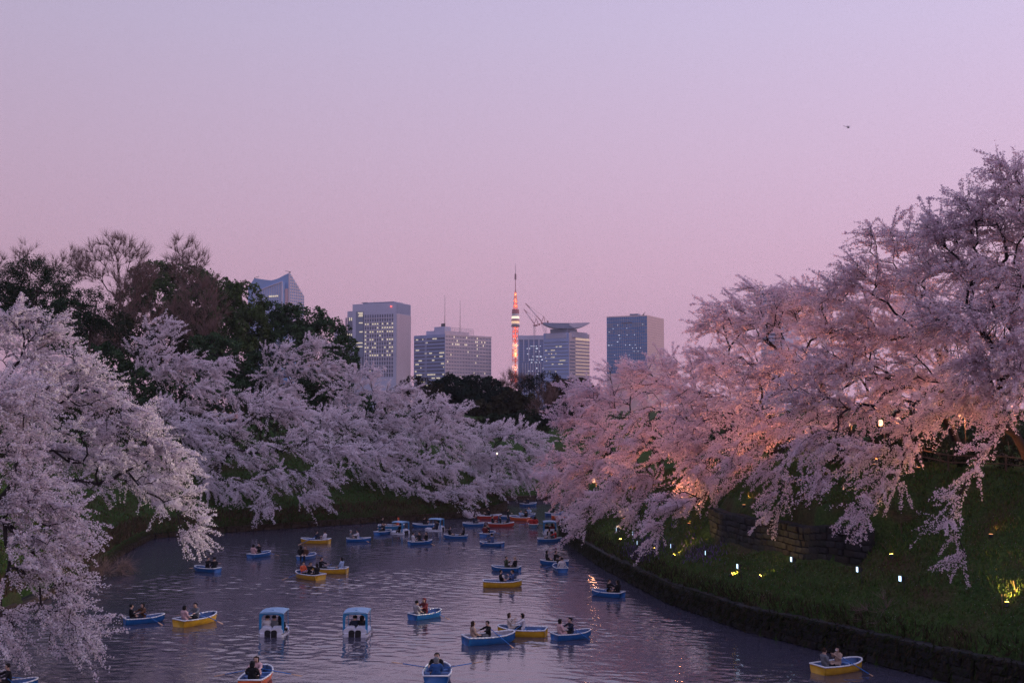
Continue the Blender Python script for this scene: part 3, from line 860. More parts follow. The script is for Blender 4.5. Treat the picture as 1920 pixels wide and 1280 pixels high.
evergreen('evergreen_tree', 'deep green tree low on the hill behind the big white cherry', 'tree', GE, 170, 138, [(120, 640, 138, 40, 26), (190, 680, 138, 50, 34), (250, 720, 137, 50, 36), (170, 720, 137, 50, 30), (290, 770, 136, 45, 30)], 108, DG)
evergreen('evergreen_tree', 'deep green tree low on the hill behind the small cherry', 'tree', GE, 400, 139, [(340, 720, 139, 50, 34), (400, 660, 140, 50, 30), (420, 740, 138, 50, 30), (350, 780, 137, 50, 24), (480, 690, 140, 40, 30)], 109, DG)
evergreen('evergreen_tree', 'dark tree closing the gap behind the sparse cherry', 'tree', GE, 600, 141, [(560, 770, 141, 50, 28), (640, 760, 141, 50, 30), (700, 770, 141, 40, 26), (610, 720, 142, 50, 26), (760, 790, 140, 40, 20)], 110, DG)
evergreen('evergreen_tree', 'brownish thicket under the leafless trees on the hill', 'tree', GE, 250, 146, [(200, 640, 146, 40, 26), (250, 630, 146, 45, 34), (310, 640, 147, 50, 34), (370, 650, 147, 45, 36), (280, 680, 145, 50, 26), (220, 600, 148, 30, 24), (340, 600, 149, 50, 28)], 107, (.046, .050, .026))
hl, _ht = offset_line(RSa, 3, 9, 13.6, 1)
for k_, w_ in enumerate(('nearest the frame edge', 'second', 'third', 'fourth', 'fifth', 'sixth', 'seventh', 'eighth')):
    q_ = hl[min(len(hl) - 1, 10 + k_ * 15)]
    z_ = hz(q_[0], q_[1])
    lb_ = [(np.array([q_[0] + math.cos(q_[2]) * o_, q_[1] + math.sin(q_[2]) * o_, z_ + .55]), np.array([1.0, 0, 0]), np.array([0, .8, 0]), np.array([0, 0, .62])) for o_ in (-1.2, 0, 1.2)]
    evergreen('hedge_bush', 'low dark bush just inside the rail fence, ' + (w_ if k_ == 0 else w_ + ' from the frame edge'), 'bush', 'bushes just inside the fence', 960 + q_[0] / q_[1] * F, q_[1], lb_, 170 + k_, (.022, .032, .016), leaf=.2, dens=1.2, base_xy=(q_[0], q_[1]))
for k_, (px_, d_) in enumerate(((1975, 92), (1850, 97), (1720, 104), (1610, 110), (1500, 116), (1400, 122), (1300, 127))):
    evergreen('hedge_bush', 'dark clipped bush behind the path, ' + ('nearest', 'second', 'third', 'fourth', 'fifth', 'sixth', 'last')[k_] + ' along the bank top', 'bush', 'bushes behind the path', px_, d_, [(px_ + o_, 800 + q_, d_, 48, 22, 1.6) for o_, q_ in ((-50, 4), (0, -6), (50, 2))], 150 + k_, DG, leaf=.3, dens=1.0)
bare_tree('pale leafless tree at the outer end of the hilltop', 50, 172, [(50, 482, 172, 30, 26), (40, 505, 172, 22, 16), (-5, 490, 172, 14, 20), (75, 500, 172, 18, 18)], 121, per=20)
bare_tree('large leafless tree with upswept twigs, tallest on the hill', 222, 152, [(225, 460, 152, 36, 24), (190, 480, 152, 34, 24), (255, 485, 152, 26, 26), (170, 510, 152, 30, 26), (225, 520, 152, 50, 34), (150, 500, 153, 18, 20)], 122, per=30)
bare_tree('slim leafless tree poking above the dark evergreen', 345, 157, [(345, 468, 157, 26, 24), (330, 495, 157, 26, 18), (368, 490, 157, 22, 20), (345, 520, 157, 30, 20)], 123, per=26)
bare_tree('dense brown leafless tree directly over the small cherry', 375, 143, [(380, 540, 143, 36, 26), (350, 570, 143, 40, 32), (400, 580, 143, 26, 34), (330, 600, 143, 30, 26), (385, 620, 142, 36, 20)], 124, per=34)
bare_tree('dense brown leafless tree on the hill beside the low pine', 250, 140, [(250, 540, 140, 34, 26), (275, 520, 140, 24, 20), (225, 580, 140, 36, 30), (270, 585, 140, 34, 28), (210, 640, 140, 36, 22)], 125, per=34)
bare_tree('thin leafless tree faint against the sky between pine and hilltop', 118, 175, [(118, 490, 175, 22, 18), (140, 478, 175, 14, 16), (105, 505, 175, 16, 14)], 126, per=14)
evergreen('evergreen_tree', 'round dark evergreen below the wide office block', 'tree', GC, 850, 225, [(850, 728, 225, 34, 22), (830, 750, 224, 34, 24), (870, 755, 223, 30, 24), (845, 780, 222, 40, 20)], 131, (.014, .026, .020), leaf=.7)
evergreen('evergreen_tree', 'second round dark evergreen below the wide office block, nearer the lattice tower', 'tree', GC, 910, 228, [(895, 725, 228, 26, 18), (915, 735, 228, 34, 22), (905, 765, 226, 45, 28), (940, 750, 227, 26, 22)], 132, (.014, .026, .020), leaf=.7)
evergreen('evergreen_tree', 'olive-brown tree under the lattice tower', 'tree', GC, 965, 222, [(960, 752, 222, 32, 18), (985, 765, 222, 30, 24), (950, 785, 221, 40, 18), (905, 768, 220, 22, 12)], 133, (.036, .036, .020), leaf=.7)
evergreen('pine_tree', 'small dark pine in front of the striped blue building', 'pine tree', GP, 1010, 236, [(1000, 716, 236, 22, 8), (1025, 706, 236, 18, 6), (985, 724, 236, 14, 6), (1015, 728, 235, 26, 10)], 134, (.010, .022, .018), leaf=.5, thin=.4, dens=1.4)
evergreen('evergreen_tree', 'dark brownish tree below the dished-roof building', 'tree', GC, 1060, 226, [(1055, 730, 226, 26, 20), (1085, 735, 226, 30, 22), (1060, 765, 225, 34, 26), (1040, 745, 226, 18, 18)], 135, (.040, .032, .022), leaf=.7)
evergreen('evergreen_tree', 'dark tree in the dip between the two cherry banks', 'tree', GC, 1000, 188, [(985, 800, 188, 40, 26), (1030, 800, 187, 40, 28), (940, 805, 188, 40, 24), (1000, 830, 186, 50, 26), (1060, 790, 188, 36, 26)], 145, (.020, .032, .020), leaf=.6)
bare_tree('reddish leafless tree in the dip beyond the channel', 1022, 214, [(1025, 745, 214, 20, 22), (1015, 780, 214, 26, 30), (1040, 790, 214, 20, 30), (1015, 810, 213, 26, 18)], 136, per=40, r=.02)
bare_tree('lone leafless tree crossing the foot of the lattice tower', 965, 240, [(960, 710, 240, 18, 10), (985, 715, 240, 16, 10), (945, 722, 240, 12, 8), (968, 728, 240, 24, 8)], 137, per=22, r=.022)
evergreen('evergreen_tree', 'dark evergreen behind the white cherries below the pale tower', 'tree', GC, 790, 200, [(780, 725, 200, 28, 16), (805, 740, 200, 30, 20), (760, 745, 200, 30, 22), (800, 765, 199, 36, 18)], 138, (.034, .030, .020), leaf=.42)
evergreen('evergreen_tree', 'black-green tree at water level beyond the channel mouth', 'tree', GC, 1050, 152, [(1045, 830, 152, 26, 22), (1075, 835, 152, 32, 26), (1050, 865, 151, 32, 22), (1020, 880, 151, 28, 20), (1090, 870, 150, 30, 26), (1055, 900, 149, 45, 22), (985, 905, 150, 34, 20)], 139, (.012, .020, .012))
bare_tree('grey tangle of bare brushwood drooping into the water', 190, 82.5, [(170, 1075, 82.5, 34, 16, 1.4), (205, 1068, 83.5, 36, 12, 1.4), (150, 1095, 81.5, 30, 12, 1.2), (230, 1060, 84.5, 20, 8, 1)], 141, per=16, twn=4, twl=1.1, r=.012, up=-.2, name='bare_shrub', cat='shrub', group='leafless shrubs')
bare_tree('reddish bare bush growing on top of the lower stone wall', 1650, 60.2, [(1640, 1160, 60.2, 34, 26, .9), (1665, 1185, 60.0, 34, 20, .8), (1625, 1195, 60.2, 24, 14, .7)], 142, per=18, twn=4, twl=.8, r=.009, up=.6, name='bare_shrub', cat='shrub', group='leafless shrubs')
# ------------------------------------------------------------------ ground cover
def ground_cover(name, label, xs, ys, seed, h, wdt, mt, cols, lean=.35):
    rng = np.random.default_rng(seed)
    z = height(xs, ys)
    n = len(xs)
    b = np.stack([xs, ys, z - .02], 1)
    a = rng.uniform(0, 2 * np.pi, n)
    u = np.stack([np.cos(a), np.sin(a), np.zeros(n)], 1)
    L = h * rng.uniform(.5, 1.3, n)
    tip = b + np.stack([rng.normal(0, lean, n) * L, rng.normal(0, lean, n) * L, L], 1)
    w = wdt * rng.uniform(.6, 1.2, n)
    V = np.stack([b - u * w[:, None], b + u * w[:, None], tip], 1).reshape(-1, 3)
    c = np.array(cols)[rng.integers(0, len(cols), n)] * rng.uniform(.7, 1.3, (n, 1))
    o = obj(name, mesh_arrays(name, V, [np.arange(3 * n).reshape(-1, 3)], mt, np.repeat(c, 3, 0)))
    return tag(o, label, None, None, 'stuff')
BLADE = leaf_mat('grass_blade', (1, 1, 1), .25)
_r = np.random.default_rng(5)
def bank_samples(n, xr, yr, s0, s1, side_):
    x = _r.uniform(*xr, n); y = _r.uniform(*yr, n)
    s, at, side, arc = shore_info(x, y)
    k = (~inside(x, y)) & (s > s0) & (s < s1) & (side == side_) & (np.abs(x / y) < .5)
    k &= ~((arc > TA) & (arc < TB) & (s > MID_S - .3) & (s < MID_S + 1.2) & (side > 0))
    return x[k], y[k]
GREENS = [(.070, .130, .032), (.058, .112, .028), (.095, .130, .042), (.095, .088, .042)]
x, y = bank_samples(260000, (2, 42), (48, 124), .55, 13, 1)
ground_cover('grass', 'rough dark green grass on the floodlit slope', x, y, 6, .20, .05, BLADE, GREENS)
x, y = bank_samples(230000, (-54, 6), (60, 160), .6, 14, -1)
ground_cover('grass', 'green grass on the bank under the white cherries', x, y, 7, .24, .07, BLADE, GREENS + [(.085, .06, .034)])
x, y = bank_samples(200000, (-46, 2), (60, 156), .3, 1.9, -1)
ground_cover('dry_grass', 'brown dry grass hanging over the far stone edge', x, y, 8, .5, .06, BLADE, [(.10, .07, .045), (.075, .055, .035), (.13, .085, .05)], .5)
x, y = bank_samples(60000, (2, 26), (50, 118), .35, 1.3, 1)
ground_cover('dry_grass', 'dark dry grass along the top of the lower wall', x, y, 9, .45, .05, BLADE, [(.045, .04, .022), (.035, .04, .018), (.06, .045, .03)], .5)
# purple spring flowers in two drifts on the slope
pf = []
for (a, b, wd, hg, n) in ((1195, 1038, 40, 16, 2600), (1315, 1038, 30, 9, 700)):
    c = on_ground(a, b)
    q = _r.normal(0, 1, (n, 2))
    pf.append(np.stack([c.x + q[:, 0] * wd / F * c.y * .55, c.y + q[:, 1] * 1.5 + q[:, 0] * -.6], 1))
pf = np.concatenate(pf)
s_, _, sd_, _ = shore_info(pf[:, 0], pf[:, 1])
pf = pf[(s_ > .7) & (~inside(pf[:, 0], pf[:, 1])) & (sd_ > 0)]
ground_cover('purple_flower_drift', 'drifts of small purple flowers on the slope between floodlights', pf[:, 0], pf[:, 1], 10, .26, .07, BLADE, [(.14, .09, .24), (.18, .12, .28), (.10, .07, .17), (.05, .07, .03), (.04, .06, .02)], .3)

# weeds rooted in the joints of the lower wall
def wall_weeds(name, label, line, n, seed, cols):
    rng = np.random.default_rng(seed)
    q = line[rng.integers(0, len(line), n)]
    z = q[:, 3] * rng.uniform(0, 1, n) ** .6 + .03
    b0 = np.stack([q[:, 0] - q[:, 4] * .02, q[:, 1] - q[:, 5] * .02, z], 1) + rng.normal(0, .05, (n, 3)) * np.array([1, 1, .3])
    L = rng.uniform(.12, .5, n)
    tip = b0 + np.stack([-q[:, 4] * L * .55, -q[:, 5] * L * .55, -L * rng.uniform(-.4, .9, n)], 1) + rng.normal(0, .06, (n, 3))
    u = np.stack([np.cos(q[:, 2]), np.sin(q[:, 2]), 0 * z], 1) * rng.uniform(.03, .07, (n, 1))
    V = np.stack([b0 - u, b0 + u, tip], 1).reshape(-1, 3)
    V[:, 2] = np.maximum(V[:, 2], .02)
    c = np.array(cols)[rng.integers(0, len(cols), n)] * rng.uniform(.6, 1.3, (n, 1))
    o = obj(name, mesh_arrays(name, V, [np.arange(3 * n).reshape(-1, 3)], BLADE, np.repeat(c, 3, 0)))
    return tag(o, label, None, None, 'stuff')
wall_weeds('wall_weeds', 'weeds and moss hanging from the joints of the lower wall', lineR[(lineR[:, 1] > 48) & (lineR[:, 1] < 120)], 9000, 21, [(.030, .042, .016), (.045, .040, .022), (.022, .030, .012), (.06, .045, .03)])
wall_weeds('wall_weeds', 'brown weeds hanging over the edge of the far bank', lineL[(lineL[:, 1] > 80) & (lineL[:, 1] < 150)], 9000, 22, [(.09, .062, .04), (.07, .055, .03), (.05, .055, .02)])
# fallen petals
x, y = bank_samples(12000, (4, 30), (50, 110), .8, 9, 1)
rng_ = np.random.default_rng(23)
n_ = len(x); z_ = height(x, y) + .10
a_ = rng_.uniform(0, 6.28, n_)
u_ = np.stack([np.cos(a_), np.sin(a_), 0 * a_], 1) * .035; w_ = np.stack([-np.sin(a_), np.cos(a_), .4 + 0 * a_], 1) * .03
c_ = np.stack([x, y, z_], 1)
V_ = np.stack([c_ - u_, c_ + u_, c_ + w_], 1).reshape(-1, 3)
tag(obj('fallen_petals', mesh_arrays('fallen_petals', V_, [np.arange(3 * n_).reshape(-1, 3)], PETAL, np.full((3 * n_, 3), .55))), 'scattered fallen petals lying in the grass of the slope', None, None, 'stuff')

# undergrowth under the trees on both bank tops
x, y = bank_samples(52000, (-75, 6), (60, 200), 13, 48, -1)
ground_cover('undergrowth', 'dark undergrowth below the trees on the western bank top', x, y, 11, .8, .16, BLADE, [(.022, .030, .014), (.035, .030, .018), (.026, .036, .016)], .5)
x, y = bank_samples(26000, (6, 60), (50, 170), 15, 40, 1)
ground_cover('undergrowth', 'dark undergrowth beyond the lantern path', x, y, 12, .7, .15, BLADE, [(.022, .030, .014), (.035, .030, .018), (.026, .036, .016)], .5)
# ------------------------------------------------------------------ lamps, fence and stakes on the eastern bank
METAL = mat('dark_metal', (.05, .05, .055), .5, .2, 10, metal=.6)
WOOD = mat('weathered_wood', (.11, .075, .05), .85, .3, 8, bump=.4)
LED = glow('floodlight_lens', (.55, .78, 1.0), 2.2)
SOD = glow('uplight_lens', (1.0, .62, .12), 14.0)
PAPER = glow('lantern_paper', (1.0, .58, .38), 1.5)

def spot(name, parent, loc, target, watts, col, deg, blend=.4, size=.15):
    l = bpy.data.lights.new(name, 'SPOT')
    l.energy, l.color, l.spot_size, l.spot_blend, l.shadow_soft_size = watts, col, math.radians(deg), blend, size
    o = bpy.data.objects.new(name, l)
    o.location = Vector(loc) - parent.location
    o.rotation_euler = (Vector(target) - Vector(loc)).to_track_quat('-Z', 'Y').to_euler()
    return link(o, parent)

def point(name, parent, loc, watts, col, size=.2):
    l = bpy.data.lights.new(name, 'POINT')
    l.energy, l.color, l.shadow_soft_size = watts, col, size
    o = bpy.data.objects.new(name, l)
    o.location = Vector(loc) - parent.location
    return link(o, parent)

GF = 'white floodlights on the slope'
FLOODS = [(1158, 992, (1085, 965, 97), 'white floodlight highest in the row, by the bank corner', .035), (1189, 999, (820, 820, 120), 'second white floodlight from the bank corner', .002), (1197, 1017, (700, 800, 122), 'white floodlight standing in the purple flowers', .001),
          (1260, 1023, (560, 830, 110), 'white floodlight beside the orange-lit blossom tip', .001), (1325, 1036, (560, 830, 110), 'white floodlight next to the small purple drift', .004), (1385, 1061, (250, 800, 78), 'white floodlight just above the longest yellow ground glow', 1.5),
          (1486, 1048, (120, 700, 79), 'white floodlight right below the terrace wall', 1.5), (1610, 1067, (290, 860, 76), 'white floodlight second nearest on the open slope', 1.2), (1690, 1084, (60, 950, 58), 'white floodlight nearest on the open slope', .8)]
for i, (px, py, tg, lab, pw) in enumerate(FLOODS):
    g = on_ground(px + 6, py + 26)
    hd = P(px, py, g.y)
    e = empty('floodlight', (g.x, g.y, g.z - .05), 0, lab, 'floodlight', GF)
    base = Vector(e.location)
    aim = P(tg[0], tg[1], RM(tg[2]))
    dv = (aim - hd); dv.z *= .35; dv.normalize()
    ang = math.atan2(dv.y, dv.x)
    if ang < 0: ang += 2 * math.pi
    ang = ang * .45 + math.radians(212) * .55
    q = MB(); q.bar((0, 0, 0), hd - base + Vector((.12, 0, -.1)), .022, .018, 6); q.build('post', METAL, e)
    q = MB()
    R = Matrix.Rotation(ang, 3, 'Z')
    c = hd - base
    prof = lambda x, s: [c + R @ Vector((x, y_ * s, z_ * s)) for y_, z_ in ((-.11, -.15), (.11, -.15), (.11, .15), (-.11, .15))]
    q.loft([prof(-.22, .45), prof(-.12, .8), prof(.06, 1.0), prof(.08, 1.0)]); hou = q.build('housing', METAL, e)
    q = MB(); pr = lambda x, s: [c + R @ Vector((x, y_ * s, z_ * s)) for y_, z_ in ((-.11, -.15), (.11, -.15), (.11, .15), (-.11, .15))]
    q.loft([pr(.083, .92), pr(.105, .86)]); q.build('lens', LED, hou)
    q = MB(); q.bar(c + R @ Vector((-.02, -.2, -.05)), c + R @ Vector((-.02, .2, -.05)), .015); q.bar(c + R @ Vector((-.02, 0, -.14)), c + Vector((.12, 0, -.12)), .02); q.build('bracket', METAL, e)
    spot('floodlight_beam', e, hd + dv * .2, aim, 14000 * pw, (1.0, .87, .62), 40, .6, .3)

# the lamp whose beam grazes the bough ends at the corner
GU = 'warm ground uplights on the slope'
UPS = [(1163, 1016, 'small yellow ground light under the highest floodlight', 120, (0, -.3, 2.5), 60), (1228, 1034, 'bright orange ground light shining into a blossom tip', 16, (.2, 1.2, 3), 70), (1262, 1046, 'yellow ground light making a short glow on the grass', 160, (.6, .3, .5), 90),
       (1370, 1082, 'yellow ground light making the longest streak of glowing grass', 120, (.9, .2, .5), 90), (1424, 1087, 'yellow ground light alone in the grass below the terrace wall', 60, (.4, .2, .5), 90), (1672, 1050, 'amber ground light lighting two garden stakes', 260, (-.1, .5, 1.6), 90),
       (1888, 1140, 'bright yellow ground light nearest the stone wall', 420, (.2, .4, 1.0), 110)]
for px, py, lab, watts, aim, deg in UPS:
    g = on_ground(px, py)
    e = empty('uplight', g, 0, lab, 'ground light', GU)
    av = Vector(aim).normalized()
    c = Vector((0, 0, .16))
    q = MB(); q.bar((0, 0, -.1), (0, 0, .12), .025); q.build('spike', METAL, e)
    q = MB(); q.bar(c - av * .12, c + av * .10, .07, .10, 10); hs = q.build('housing', METAL, e)
    q = MB(); q.bar(c + av * .104, c + av * .125, .088, .088, 10); q.build('lens', SOD, hs)
    spot('uplight_beam', e, g + c + av * .16, g + c + av * 3, watts * 3.0, (1.0, .62, .16), deg, .7, .06)

# lanterns along the path under the boughs
GL = 'paper lanterns along the bank-top path'
def lantern(px, py, d, lab, watts):
    c = P(px, py, RM(d))
    gz = hz(c.x, c.y)
    e = empty('paper_lantern', (c.x, c.y, gz - .1), 0, lab, 'lantern', GL)
    top = c.z - gz + .1
    q = MB(); q.bar((.28, 0, 0), (.28, 0, top + .45), .035, .03, 8); q.bar((.28, 0, top + .38), (-.02, 0, top + .38), .02); q.build('pole', WOOD, e)
    q = MB(); rings = []
    for k in range(7):
        a = math.pi * k / 6
        r_ = .10 + .09 * math.sin(a)
        rings.append([(r_ * math.cos(b_), r_ * math.sin(b_), top - .22 + .44 * k / 6) for b_ in np.linspace(0, 2 * math.pi, 10, endpoint=False)])
    q.loft(rings); q.build('shade', PAPER, e, smooth=True)
    q = MB(); q.bar((0, 0, top + .22), (0, 0, top + .26), .08, .08, 8); q.bar((0, 0, top + .26), (0, 0, top + .38), .008); q.build('cap', METAL, e)
    point('lantern_light', e, Vector((c.x, c.y, c.z - .45)), watts, (1.0, .42, .22), .25)
WARM = 150
for px, py, d, lab in [(1960, 770, 66, 'paper lantern on the path beyond the nearest trunk'), (1801, 777, 69, 'glowing paper lantern alone above the fence'), (1684, 788, 75, 'bright lantern closest to the pair of small lanterns'),
                       (1651, 792, 78, 'upper one of the pair of small lanterns'), (1590, 795, 82, 'lantern half hidden where the boughs sweep past the path'), (1513, 806, 86, 'lantern glimpsed above the hanging blossom tip'), (1446, 820, 91, 'faint lantern behind the blossom over the terrace wall'),
                       (1113, 900, 108, 'small warm lantern seen through the boughs at the bank corner')]:
    lantern(px, py, d, lab, WARM)
# orange uplights at the feet of the bank-top cherries
GT = 'orange tree uplights along the path'
for k, (lab, rt, kw, lo) in enumerate(RIGHT):
    x0, y0 = rt[0] - 3.2, rt[1] - 1.6
    gz = hz(x0, y0)
    e = empty('tree_uplight', (x0, y0, gz - .02), 0, 'orange uplight at the foot of the ' + ' '.join(lab.replace('cherry tree', 'cherry').split()[:9]), 'ground light', GT)
    q = MB(); q.bar((0, 0, 0), (0, 0, .18), .09, .12, 10); hs = q.build('housing', METAL, e)
    q = MB(); q.bar((0, 0, .184), (0, 0, .20), .105, .105, 10); q.build('lens', glow('orange_lens', (1, .42, .15), 1.2), hs)
    mean = np.mean([np.array(P(l[0], l[1], l[2])) for l in lo], 0)
    spot('tree_uplight_beam', e, Vector((x0, y0, gz + .3)), Vector((x0 * .5 + mean[0] * .5, y0 * .5 + mean[1] * .5, mean[2] + 2)), 1950, (1.0, .30, .12), 125, .6, .25)
for px, py, lab in ((1292, 985, 'orange uplight on the slope under the lowest pink boughs'), (1395, 955, 'orange uplight on the slope above the terrace wall end'), (1500, 905, 'orange uplight on the slope behind the dangling tip'), (1640, 875, 'orange uplight on the slope under the broad pink cherry'), (1170, 975, 'orange uplight on the slope near the bank corner')):
    g = on_ground(px, py)
    e = empty('tree_uplight', g - Vector((0, 0, .02)), 0, lab, 'ground light', GT)
    q = MB(); q.bar((0, 0, 0), (0, 0, .18), .09, .12, 10); hs = q.build('housing', METAL, e)
    q = MB(); q.bar((0, 0, .184), (0, 0, .20), .105, .105, 10); q.build('lens', glow('orange_lens', (1, .42, .15), 1.0), hs)
    spot('tree_uplight_beam', e, g + Vector((0, 0, .3)), g + Vector((-1.0, .6, 6)), 2300, (1.0, .32, .11), 120, .6, .25)
# lamp in the cherry at the tip of the western bank
e = empty('branch_lamp', P(932, 856, RM(121.5)), 0, 'single warm white lamp fixed to a bough near the channel', 'lamp')
q = MB(); q.bar((0, 0, 0), (0, 0, .3), .04); q.bar((0, 0, 0), (.5, .6, -.4), .025); q.build('bracket', METAL, e)
q = MB(); q.bar((0, 0, .3), (0, -.05, .5), .06, .10, 10); q.build('shade', glow('bulb', (1, .86, .62), 2.0), e)

# fence along the top of the bank
fl, ft = offset_line(RSa, 2, 7, 12.4, 1)
fl = fl[::8]
e = empty('wooden_fence', (fl[0][0], fl[0][1], 0), 0, 'low dark wooden rail fence along the path above the slope', 'fence')
prev = None
for q_ in fl:
    b = Vector((q_[0], q_[1], hz(q_[0], q_[1]))) - e.location
    q = MB(); q.bar(b + Vector((0, 0, -.15)), b + Vector((0, 0, 1.1)), .06, .055, 8); q.build('fence_post', WOOD, e)
    if prev is not None:
        for h_ in (.55, .98):
            q = MB(); q.bar(prev + Vector((0, 0, h_)), b + Vector((0, 0, h_)), .045, .045, 6); q.build('rail', WOOD, e)
    prev = b
# thin stakes
GS = 'thin stakes stuck into the slope'
for (x0, y0, x1, y1, lab) in [(1664, 1026, 1651, 1018, 'short leaning stake left of the amber ground light'.replace('left of', 'beside')), (1691, 1000, 1689, 979, 'upright orange-lit stake above the amber ground light'), (1880, 1142, 1878, 1114, 'upright stake beside the bright yellow ground light'),
                              (1905, 1108, 1900, 1088, 'stake a little above the bright yellow ground light'), (1745, 868, 1732, 836, 'pale thin pole leaning by the bank top'), (1770, 866, 1752, 836, 'second pale pole leaning beside another by the bank top'), (1897, 868, 1890, 828, 'slim pole under the nearest trunk')]:
    g = on_ground(x0, y0)
    e = empty('garden_stake', g, 0, lab, 'stake', GS)
    t = P(x1, y1, g.y) - g
    q = MB(); q.bar((0, 0, -.2), t, .03, .022, 6); q.build('shaft', WOOD, e)
    q = MB(); q.bar(t * .96, t * 1.02, .034, .03, 6); q.build('cap', WOOD, e)
# ------------------------------------------------------------------ the city beyond
class Block:
    """A far building with its nearest upright edge at pixel column pxc; faces 0 (towards the dimmer side) and 1 (towards the glow)."""
    def __init__(s, name, label, px0, pxc, px1, ytop, d, th, cat='building', group='office towers on the skyline'):
        s.d = d
        th = math.radians(th)
        c = P(pxc, 700, d); s.c = Vector((c.x, c.y, 0))
        s.u = [Vector((-math.cos(th), math.sin(th), 0)), Vector((math.sin(th), math.cos(th), 0))]
        s.n = [Vector((-math.sin(th), -math.cos(th), 0)), Vector((math.cos(th), -math.sin(th), 0))]
        s.L = []
        for u, px in zip(s.u, (px0, px1)):
            k = (px - 960) / F
            s.L.append(max(2.0, (k * c.y - c.x) / (u.x - k * u.y)))
        s.z0 = 8.0
        s.zt = P(pxc, ytop, d).z
        s.e = empty(name, (c.x, c.y, s.z0), 0, label, cat, group)
        s.parts = {}
    def z(s, py): return P(960, py, s.d).z
    def w(s, f, px):                                 # distance along face f of pixel column px
        k = (px - 960) / F; u = s.u[f]
        return (k * s.c.y - s.c.x) / (u.x - k * u.y)
    def mb(s, key):
        return s.parts.setdefault(key, MB())
    def q(s, key, f, a, b, z0, z1, o0, o1):          # a box on face f from a to b along it, o0..o1 outwards
        u, n = s.u[f], s.n[f]
        pts = []
        for z in (z0, z1):
            for (t, o) in ((a, o0), (b, o0), (b, o1), (a, o1)):
                v = u * t + n * o
                pts.append((v.x, v.y, z - s.z0))
        fl = [(3, 2, 1, 0), (4, 5, 6, 7), (0, 1, 5, 4), (1, 2, 6, 5), (2, 3, 7, 6), (3, 0, 4, 7)]
        s.mb(key).add(pts, fl)
    def prism(s, key, a, b, z0, z1, i0=0.0, i1=0.0):
        """A block in plan: a = (from, to) along face 0, b along face 1."""
        pts = []
        for z in (z0, z1):
            for (t, r) in ((a[0], b[0]), (a[1], b[0]), (a[1], b[1]), (a[0], b[1])):
                v = s.u[0] * t + s.u[1] * r
                pts.append((v.x, v.y, z - s.z0))
        s.mb(key).add(pts, [(3, 2, 1, 0), (4, 5, 6, 7), (0, 1, 5, 4), (1, 2, 6, 5), (2, 3, 7, 6), (3, 0, 4, 7)])
    def done(s, mats, small=()):
        made = {}
        for k, m in s.parts.items():
            mt = mats[k]
            o = m.build(k, mt, s.e)
            if k in small: o['kind'] = 'stuff'
            made[k] = o
        return made

BLUEG = mat('blue_glass_wall', (.17, .27, .48), .22, .10, .03, spec=.8)
DARKG = mat('dark_window_glass', (.085, .105, .18), .2, .25, .05, spec=.8)
PALE = mat('pale_concrete', (.60, .55, .66), .7, .06, .02)
PINKC = mat('afterglow_pink_concrete', (.72, .60, .62), .7, .06, .02)  # evening afterglow put into the concrete's colour
LAV = mat('sky_tinted_cladding', (.52, .53, .70), .55, .06, .02)  # lilac-blue sky light put into the pale cladding's colour
STEEL = mat('blue_steel_roof', (.20, .24, .36), .4, .1, .02, metal=.2)
LIT = glow('lit_office_window', (1.0, .86, .58), .52)
LITW = glow('lit_white_window', (.95, .97, 1.0), .9)
RED = glow('red_beacon', (1.0, .10, .08), 3.0)
rb = random.Random(77)

# -- pale gridded tower
b = Block('office_tower', 'tall pale tower with upright window strips and a plain top band', 660, 743, 769, 567, 1500, 24)
b.prism('wall', (0, b.L[0]), (0, b.L[1]), b.z0, b.zt)
b.prism('wing', (b.L[0], b.w(0, 646)), (6, b.L[1] * .9), b.z0, b.z(579))
zt, zb = b.z(588), b.z(706)
n = 12
pier0, pier1 = b.w(0, 738), b.w(0, 683)
step = (pier1 - pier0) / n
rows = [b.z(y_) for y_ in np.arange(592, 700, 7.4)]
for i in range(n):
    a = pier0 + i * step
    b.q('window_strip', 0, a + step * .28, a + step * .85, zb, zt, -.5, .35)
for y_ in np.arange(595, 700, 7.4):
    z = b.z(y_)
    b.q('spandrel', 0, pier0, pier1, z - .55, z + .55, .3, .8)
    for i in range(n):
        on = {609: .9, 617: .8, 624: .45, 632: .9, 646: .35, 654: .5, 661: .4, 669: .2}
        p_ = .75 * max([v for k_, v in on.items() if abs(k_ - y_ - 3) < 3.8] or [.06])
        if rb.random() < p_:
            a = pier0 + i * step
            b.q('lit_window', 0, a + step * .30, a + step * .80, b.z(y_ + 5.0), b.z(y_ + 2.0), .36, .6)
for px0_, px1_ in ((682, 678), (676, 672)):
    b.q('window_strip', 0, b.w(0, px0_), b.w(0, px1_), zb, zt, -.5, .35)
b.q('stair_glazing', 0, b.w(0, 681), b.w(0, 667), b.z(668), b.z(581), -.4, .9)
for y_ in (583, 586, 589, 602, 619, 640, 647):
    b.q('lit_window', 0, b.w(0, 680), b.w(0, 668 + rb.randint(0, 6)), b.z(y_ + 2), b.z(y_), .95, 1.2)
for i in range(4):
    a = b.w(0, 660 - i * 3.6)
    b.q('window_strip', 0, a, a + (b.w(0, 658) - b.w(0, 660)), zb, b.z(592), -.5, .5)
    b.q('lit_window', 0, a + .3, a + (b.w(0, 658) - b.w(0, 660)), b.z(627), b.z(623), .55, .8)
    if i < 2: b.q('lit_window', 0, a + .3, a + (b.w(0, 658) - b.w(0, 660)), b.z(598), b.z(592), .55, .8)
nb = 15
for i in range(nb + 1):
    a = b.L[1] * i / nb
    b.q('rib', 1, max(0, a - .45), min(b.L[1], a + .45), b.z0, b.z(588), -.4, .9)
b.q('top_band', 1, .3, b.L[1] - .3, b.z(587), b.z(567.5), -.4, .5)
